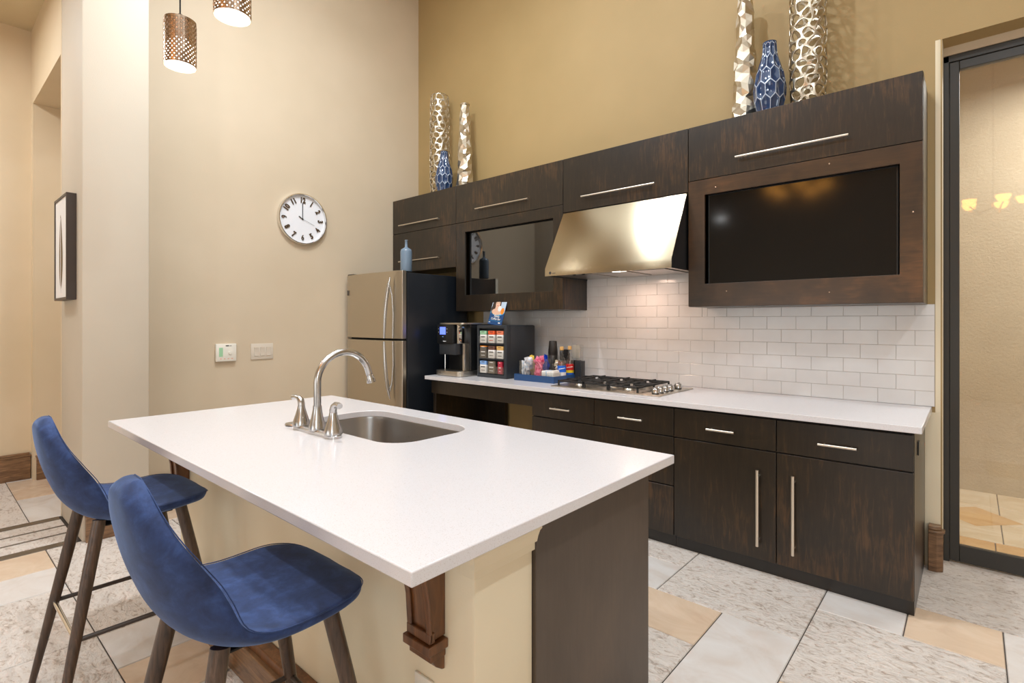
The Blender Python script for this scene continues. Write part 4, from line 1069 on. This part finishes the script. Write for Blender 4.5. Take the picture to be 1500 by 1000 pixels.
# thermostat and switches
th = thing('thermostat', 'small white thermostat panel with a green display on the tan wall', 'thermostat', (XL, 1.77, 1.07))
b = MB(); b.box(XL+.0005, XL+.028, 1.688, 1.852, 1.063, 1.213, 'white_plastic', .006); b.build('housing', th, smooth=40)
B('display', XL+.0282, XL+.0295, 1.712, 1.742, 1.105, 1.18, 'pk_green', th)
b = MB(); b.lathe([(0, .0282), (.014, .0282), (.013, .034), (0, .0345)], (XL, 1.80, 1.135), 'white_plastic', 24, axis='x')
b.build('dial_knob', th)
b = MB(); b.box(XL+.0282, XL+.029, 1.765, 1.79, 1.192, 1.200, 'print_dark'); b.box(XL+.0282, XL+.029, 1.795, 1.812, 1.193, 1.197, 'print_dark'); 
for y in (1.72, 1.75, 1.78, 1.81): b.box(XL+.0282, XL+.0288, y, y+.012, 1.084, 1.088, 'pk_salmon')
b.build('marking', th)
sw = thing('light_switch_plate', 'three-gang light switch plate on the tan wall right of the thermostat', 'light switch', (XL, 2.077, 1.07))
b = MB(); b.box(XL+.0005, XL+.008, 1.98, 2.176, 1.065, 1.205, 'switch_plastic', .003); b.build('plate', sw, smooth=40)
for y in (2.008, 2.061, 2.114):
    b = MB(); b.prism([(XL+.0085, 1.098), (XL+.0125, 1.098), (XL+.010, 1.135), (XL+.0155, 1.173), (XL+.0085, 1.173)], 'y', y, y+.037, 'switch_plastic'); b.build('rocker_switch', sw)

# framed feather picture in the hall
pc = thing('framed_picture', 'deep dark-framed feather print on the hall wall', 'picture', (-4.61, .69, 1.55))
px0, px1, pz0, pz1 = -4.83, -4.405, 1.545, 2.238
b = MB(); t = .016; y0, y1 = .667, .7195
b.box(px0, px0+t, y0, y1, pz0, pz1, 'frame_dark'); b.box(px1-t, px1, y0, y1, pz0, pz1, 'frame_dark'); b.box(px0+t, px1-t, y0, y1, pz0, pz0+t, 'frame_dark'); b.box(px0+t, px1-t, y0, y1, pz1-t, pz1, 'frame_dark')
b.build('frame', pc, bev=.001)
B('mat_board', px0+t, px1-t, .673, .68, pz0+t, pz1-t, 'paper_white', pc)
b = MB(); n = 20; xm = (px0+px1)/2-.01; L0, L1 = 1.62, 2.12; VL, VR = [], []
for i in range(n+1):
    t_ = i/n; wv = .075*math.sin(PI*t_)**.6*(1.1-.6*t_)+.001; z = L0+(L1-L0)*t_; xo = .008*math.sin(t_*4)
    VL.append(b.bm.verts.new((xm+xo-wv, .6722, z))); VR.append(b.bm.verts.new((xm+xo+wv*.9, .6722, z)))
for i in range(n): b.face([VL[i], VR[i], VR[i+1], VL[i+1]], 'feather')
b.tube([(xm, .6715, 1.59), (xm+.005, .6715, 1.85), (xm-.002, .6715, 2.1)], .002, 'paper_white', 6)
b.build('feather_print', pc, smooth=0)

# ---------------------------------------------------------------- pendants
def pendant(x, y, label, seen=True):
    t = thing('pendant_lamp', label, 'pendant lamp', (x, y, 2.60), 'perforated pendant lamps over the island')
    r = .066; z0, z1 = 2.60, 2.815
    b = MB(); nc, nr = 44, 18; sd = random.Random(3)
    def V(k, j, rr): a = k*2*PI/nc; return (x+rr*math.cos(a), y+rr*math.sin(a), z0+.006+(z1-z0-.018)*j/nr)
    for k in range(nc):                 # punched metal: small cells, alternate ones open
        for j in range(nr):
            p = [V(k, j, r), V(k+1, j, r), V(k+1, j+1, r), V(k, j+1, r)]; c = Vector((0, 0, 0))
            for q in p: c += Vector(q)/4
            f = .38 if (k+j) % 2 else .10
            inn = [tuple(Vector(q).lerp(c, 1-f)) for q in p]
            vo = [b.bm.verts.new(q) for q in p]; vi = [b.bm.verts.new(q) for q in inn]
            if (k+j) % 2:
                for q in range(4): b.face([vo[q], vo[(q+1) % 4], vi[(q+1) % 4], vi[q]], 'shade_metal')
            else:
                out = Vector((c.x-x, c.y-y, 0)).normalized()*.0015
                cc = [b.bm.verts.new(tuple(Vector(q).lerp(c, .18)+out)) for q in p]
                for q in range(4): b.face([vo[q], vo[(q+1) % 4], cc[(q+1) % 4], cc[q]], 'shade_metal')
                b.face(cc, 'shade_metal')
                for q in vi: b.bm.verts.remove(q)
    bmesh.ops.remove_doubles(b.bm, verts=b.bm.verts, dist=.0001)
    b.lathe([(r, z1-.012), (r+.001, z1-.012), (r+.001, z1), (.012, z1+.001), (.012, z1-.002), (r-.002, z1-.003)], (x, y, 0), 'shade_metal', 44, closed=True)
    b.lathe([(r, z0), (r+.001, z0), (r+.001, z0+.006), (r, z0+.006)], (x, y, 0), 'shade_metal', 44, closed=True)
    b.build('shade', t, smooth=0)
    b = MB(); b.lathe([(0, z0+.012), (r-.006, z0+.004), (r-.004, z0+.02), (r-.010, z0+.10), (.03, z0+.13), (0, z0+.135)], (x, y, 0), 'bulb_glow', 32); b.build('diffuser', t, smooth=50)
    b = MB(); b.tube([(x, y, z1), (x, y, CEIL-.03)], .0035, 'black_matte', 8); b.lathe([(0, z1), (.012, z1), (.010, z1+.03), (0, z1+.031)], (x, y, .0015), 'black_matte', 16); b.build('cord', t)
    b = MB(); b.lathe([(0, CEIL-.03), (.05, CEIL-.03), (.06, CEIL-.0005), (0, CEIL-.0004)], (x, y, 0), 'shade_metal', 24); b.build('ceiling_rose', t)
    d = bpy.data.lights.new('pendant_light', 'AREA'); d.shape = 'DISK'; d.size = .10; d.energy = 1.2; d.color = (.92, .97, 1)
    lo = bpy.data.objects.new('pendant_light', d); COL.objects.link(lo); lo.location = (x, y, z0-.004)
pendant(-2.81, .84, 'perforated metal pendant lamp, the lower left one of the two in view')
pendant(-2.20, .84, 'perforated metal pendant lamp cut by the top edge, right of the other')

# chandeliers of the big room, seen only as reflections in screen and door
def chandelier(x, y, z, label):
    t = thing('chandelier', label, 'chandelier', (x, y, z), 'amber chandeliers in the room behind')
    b = MB(); b.tube([(x, y, z), (x, y, CEIL-.001)], .012, 'shade_metal', 8)
    for k in range(5):
        a = k*2*PI/5; b.tube([(x, y, z), (x+.2*math.cos(a), y+.2*math.sin(a), z-.08), (x+.34*math.cos(a), y+.34*math.sin(a), z+.02)], .010, 'shade_metal', 8)
    b.build('arm', t)
    for k in range(5):
        a = k*2*PI/5; b = MB(); c = (x+.34*math.cos(a), y+.34*math.sin(a), z+.022)
        b.lathe([(.02, 0), (.06, .02), (.085, .07), (.09, .10), (.08, .10), (.055, .03), (.02, .01)], c, 'amber_glow', 20, closed=True); b.build('glass_shade', t, smooth=50)
chandelier(-1.86, -1.2, 3.2, 'amber glass chandelier nearer the kitchen, behind the viewer')
chandelier(.24, -2.9, 3.15, 'amber glass chandelier farther back, behind the viewer')

# ---------------------------------------------------------------- bar stools
def make_stool(x0, y0, label):
    st = thing('bar_stool', label, 'bar stool', (x0, y0, 0), 'blue velvet bar stools at the island')
    prof = [(-.236, 1.062), (-.230, .985), (-.214, .900), (-.194, .835), (-.167, .775), (-.128, .736), (-.075, .719), (.0, .716), (.08, .720), (.15, .724), (.210, .719), (.250, .702)]
    # resample by arc length with Catmull-Rom
    P = [Vector((a, c)) for a, c in prof]; pts = []
    for i in range(len(P)-1):
        p0, p1, p2, p3 = P[max(i-1, 0)], P[i], P[i+1], P[min(i+2, len(P)-1)]
        for k in range(8):
            t = k/8; pts.append(.5*((2*p1)+(-p0+p2)*t+(2*p0-5*p1+4*p2-p3)*t*t+(-p0+3*p1-3*p2+p3)*t**3))
    pts.append(P[-1]); cum = [0]
    for a, c in zip(pts[:-1], pts[1:]): cum.append(cum[-1]+(c-a).length)
    T_ = cum[-1]
    def at(s):
        s *= T_
        for i in range(len(cum)-1):
            if s <= cum[i+1]+1e-9: f = (s-cum[i])/(cum[i+1]-cum[i]); return pts[i].lerp(pts[i+1], f)
        return pts[-1]
    NS, NT = 46, 17
    def grid(off, thk):
        out = []
        for i in range(NS+1):
            e = i/NS; s = .5-.5*math.cos(e*PI); s = .55*s+.45*e
            c = at(s); d = (at(min(1, s+.01))-at(max(0, s-.01))).normalized(); nrm = Vector((-d.y, d.x))  # towards sitter
            if nrm.x < 0 and s < .4: nrm = nrm if nrm.x > 0 else -nrm
            if s >= .4 and nrm.y < 0: nrm = -nrm
            D0 = s*T_; D1 = (1-s)*T_
            wmid = .186+.050*min(1, max(0, (s-.08)/.42))**.8
            f0 = 1 if D0 > .20 else (1-(1-max(D0, .003)/.20)**1.9)**(1/1.9)
            f1 = 1 if D1 > .17 else (1-(1-max(D1, .003)/.17)**2.4)**(1/2.4)
            wd = wmid*min(f0, f1)
            wrap = .055*math.exp(-((s-.36)/.17)**2)+.030*max(0, 1-s/.35)*min(1, D0/.15)+.006*min(1, D0/.15)
            row = []
            for k in range(NT+1):
                t = 2*k/NT-1; t = math.sin(t*PI/2)*.35+t*.65
                lift = wrap*(abs(t)**2.4)*(wd/.23)
                edge = (1-abs(t)**5)*(min(1, D0/.03)**.5)*(min(1, D1/.03)**.5)
                q = c+nrm*(lift+off-thk*(edge*.5+.5 if thk else 0))
                if thk == 0: q = c+nrm*(lift-.004*(1-edge))
                row.append((x0+wd*t, y0+.012+q.x, q.y))
            out.append(row)
        return out
    b = MB(); A = grid(0, 0); Bk = grid(0, .050)
    VA = [[b.bm.verts.new(p) for p in r] for r in A]; VB = [[b.bm.verts.new(p) for p in r] for r in Bk]
    for i in range(NS):
        for k in range(NT):
            b.face([VA[i][k], VA[i][k+1], VA[i+1][k+1], VA[i+1][k]], 'navy_velvet'); b.face([VB[i][k], VB[i+1][k], VB[i+1][k+1], VB[i][k+1]], 'navy_velvet')
        b.face([VA[i][0], VA[i+1][0], VB[i+1][0], VB[i][0]], 'navy_velvet'); b.face([VA[i][NT], VB[i][NT], VB[i+1][NT], VA[i+1][NT]], 'navy_velvet')
    for k in range(NT):
        b.face([VA[0][k], VB[0][k], VB[0][k+1], VA[0][k+1]], 'navy_velvet'); b.face([VA[NS][k], VA[NS][k+1], VB[NS][k+1], VB[NS][k]], 'navy_velvet')
    o = b.build('seat_shell', st, smooth=80); m = o.modifiers.new('sub', 'SUBSURF'); m.levels = 1; m.render_levels = 2
    # seam cord along the rim
    b = MB(); loop = [A[i][0] for i in range(2, NS-1)]+[A[NS][k] for k in range(2, NT-1)]+[A[i][NT] for i in range(NS-2, 1, -1)]+[A[0][k] for k in range(NT-2, 1, -1)]
    loop.append(loop[0]); b.tube([(p[0], p[1], p[2]-.001) for p in loop], .0014, 'navy_velvet', 6, caps=False); b.build('seam_piping', st, smooth=80)
    top = (.150, .125); foot = (.238, .262); zt = .700
    def leg_pt(sx, sy, z):
        f = 1-z/zt; return (x0+sx*(top[0]+(foot[0]-top[0])*f), y0+.012+sy*(top[1]+(foot[1]-top[1])*f), z)
    for sx in (-1, 1):
        for sy in (-1, 1):
            b = MB(); b.tube([leg_pt(sx, sy, zz) for zz in (.695, .5, .3, .15, .012)], [.0205, .0200, .0175, .0145, .0115], 'walnut', 16)
            l = b.build('leg', st, smooth=60)
            b = MB(); b.tube([leg_pt(sx, sy, .0118), leg_pt(sx, sy, 0)], [.0118, .0110], 'rubber', 14); b.build('foot_cap', l)
    b = MB(); b.box(x0-.135, x0+.135, y0-.10, y0+.12, .661, .668, 'black_matte', .003); b.build('mounting_plate', st)
    zf = .315
    c = [leg_pt(-1, -1, zf), leg_pt(1, -1, zf), leg_pt(1, 1, zf), leg_pt(-1, 1, zf)]
    for k in range(4):
        b = MB(); b.tube([c[k], c[(k+1) % 4]], .008, 'chrome' if k == 0 else 'frame_dark', 12); b.build('footrest_bar', st, smooth=60)
    return st
s1 = make_stool(-1.378, .558, 'nearest navy velvet bar stool with tapered wooden legs')
dup(s1, (-2.492, .560, 0), 'farther navy velvet bar stool, left of the nearest one')
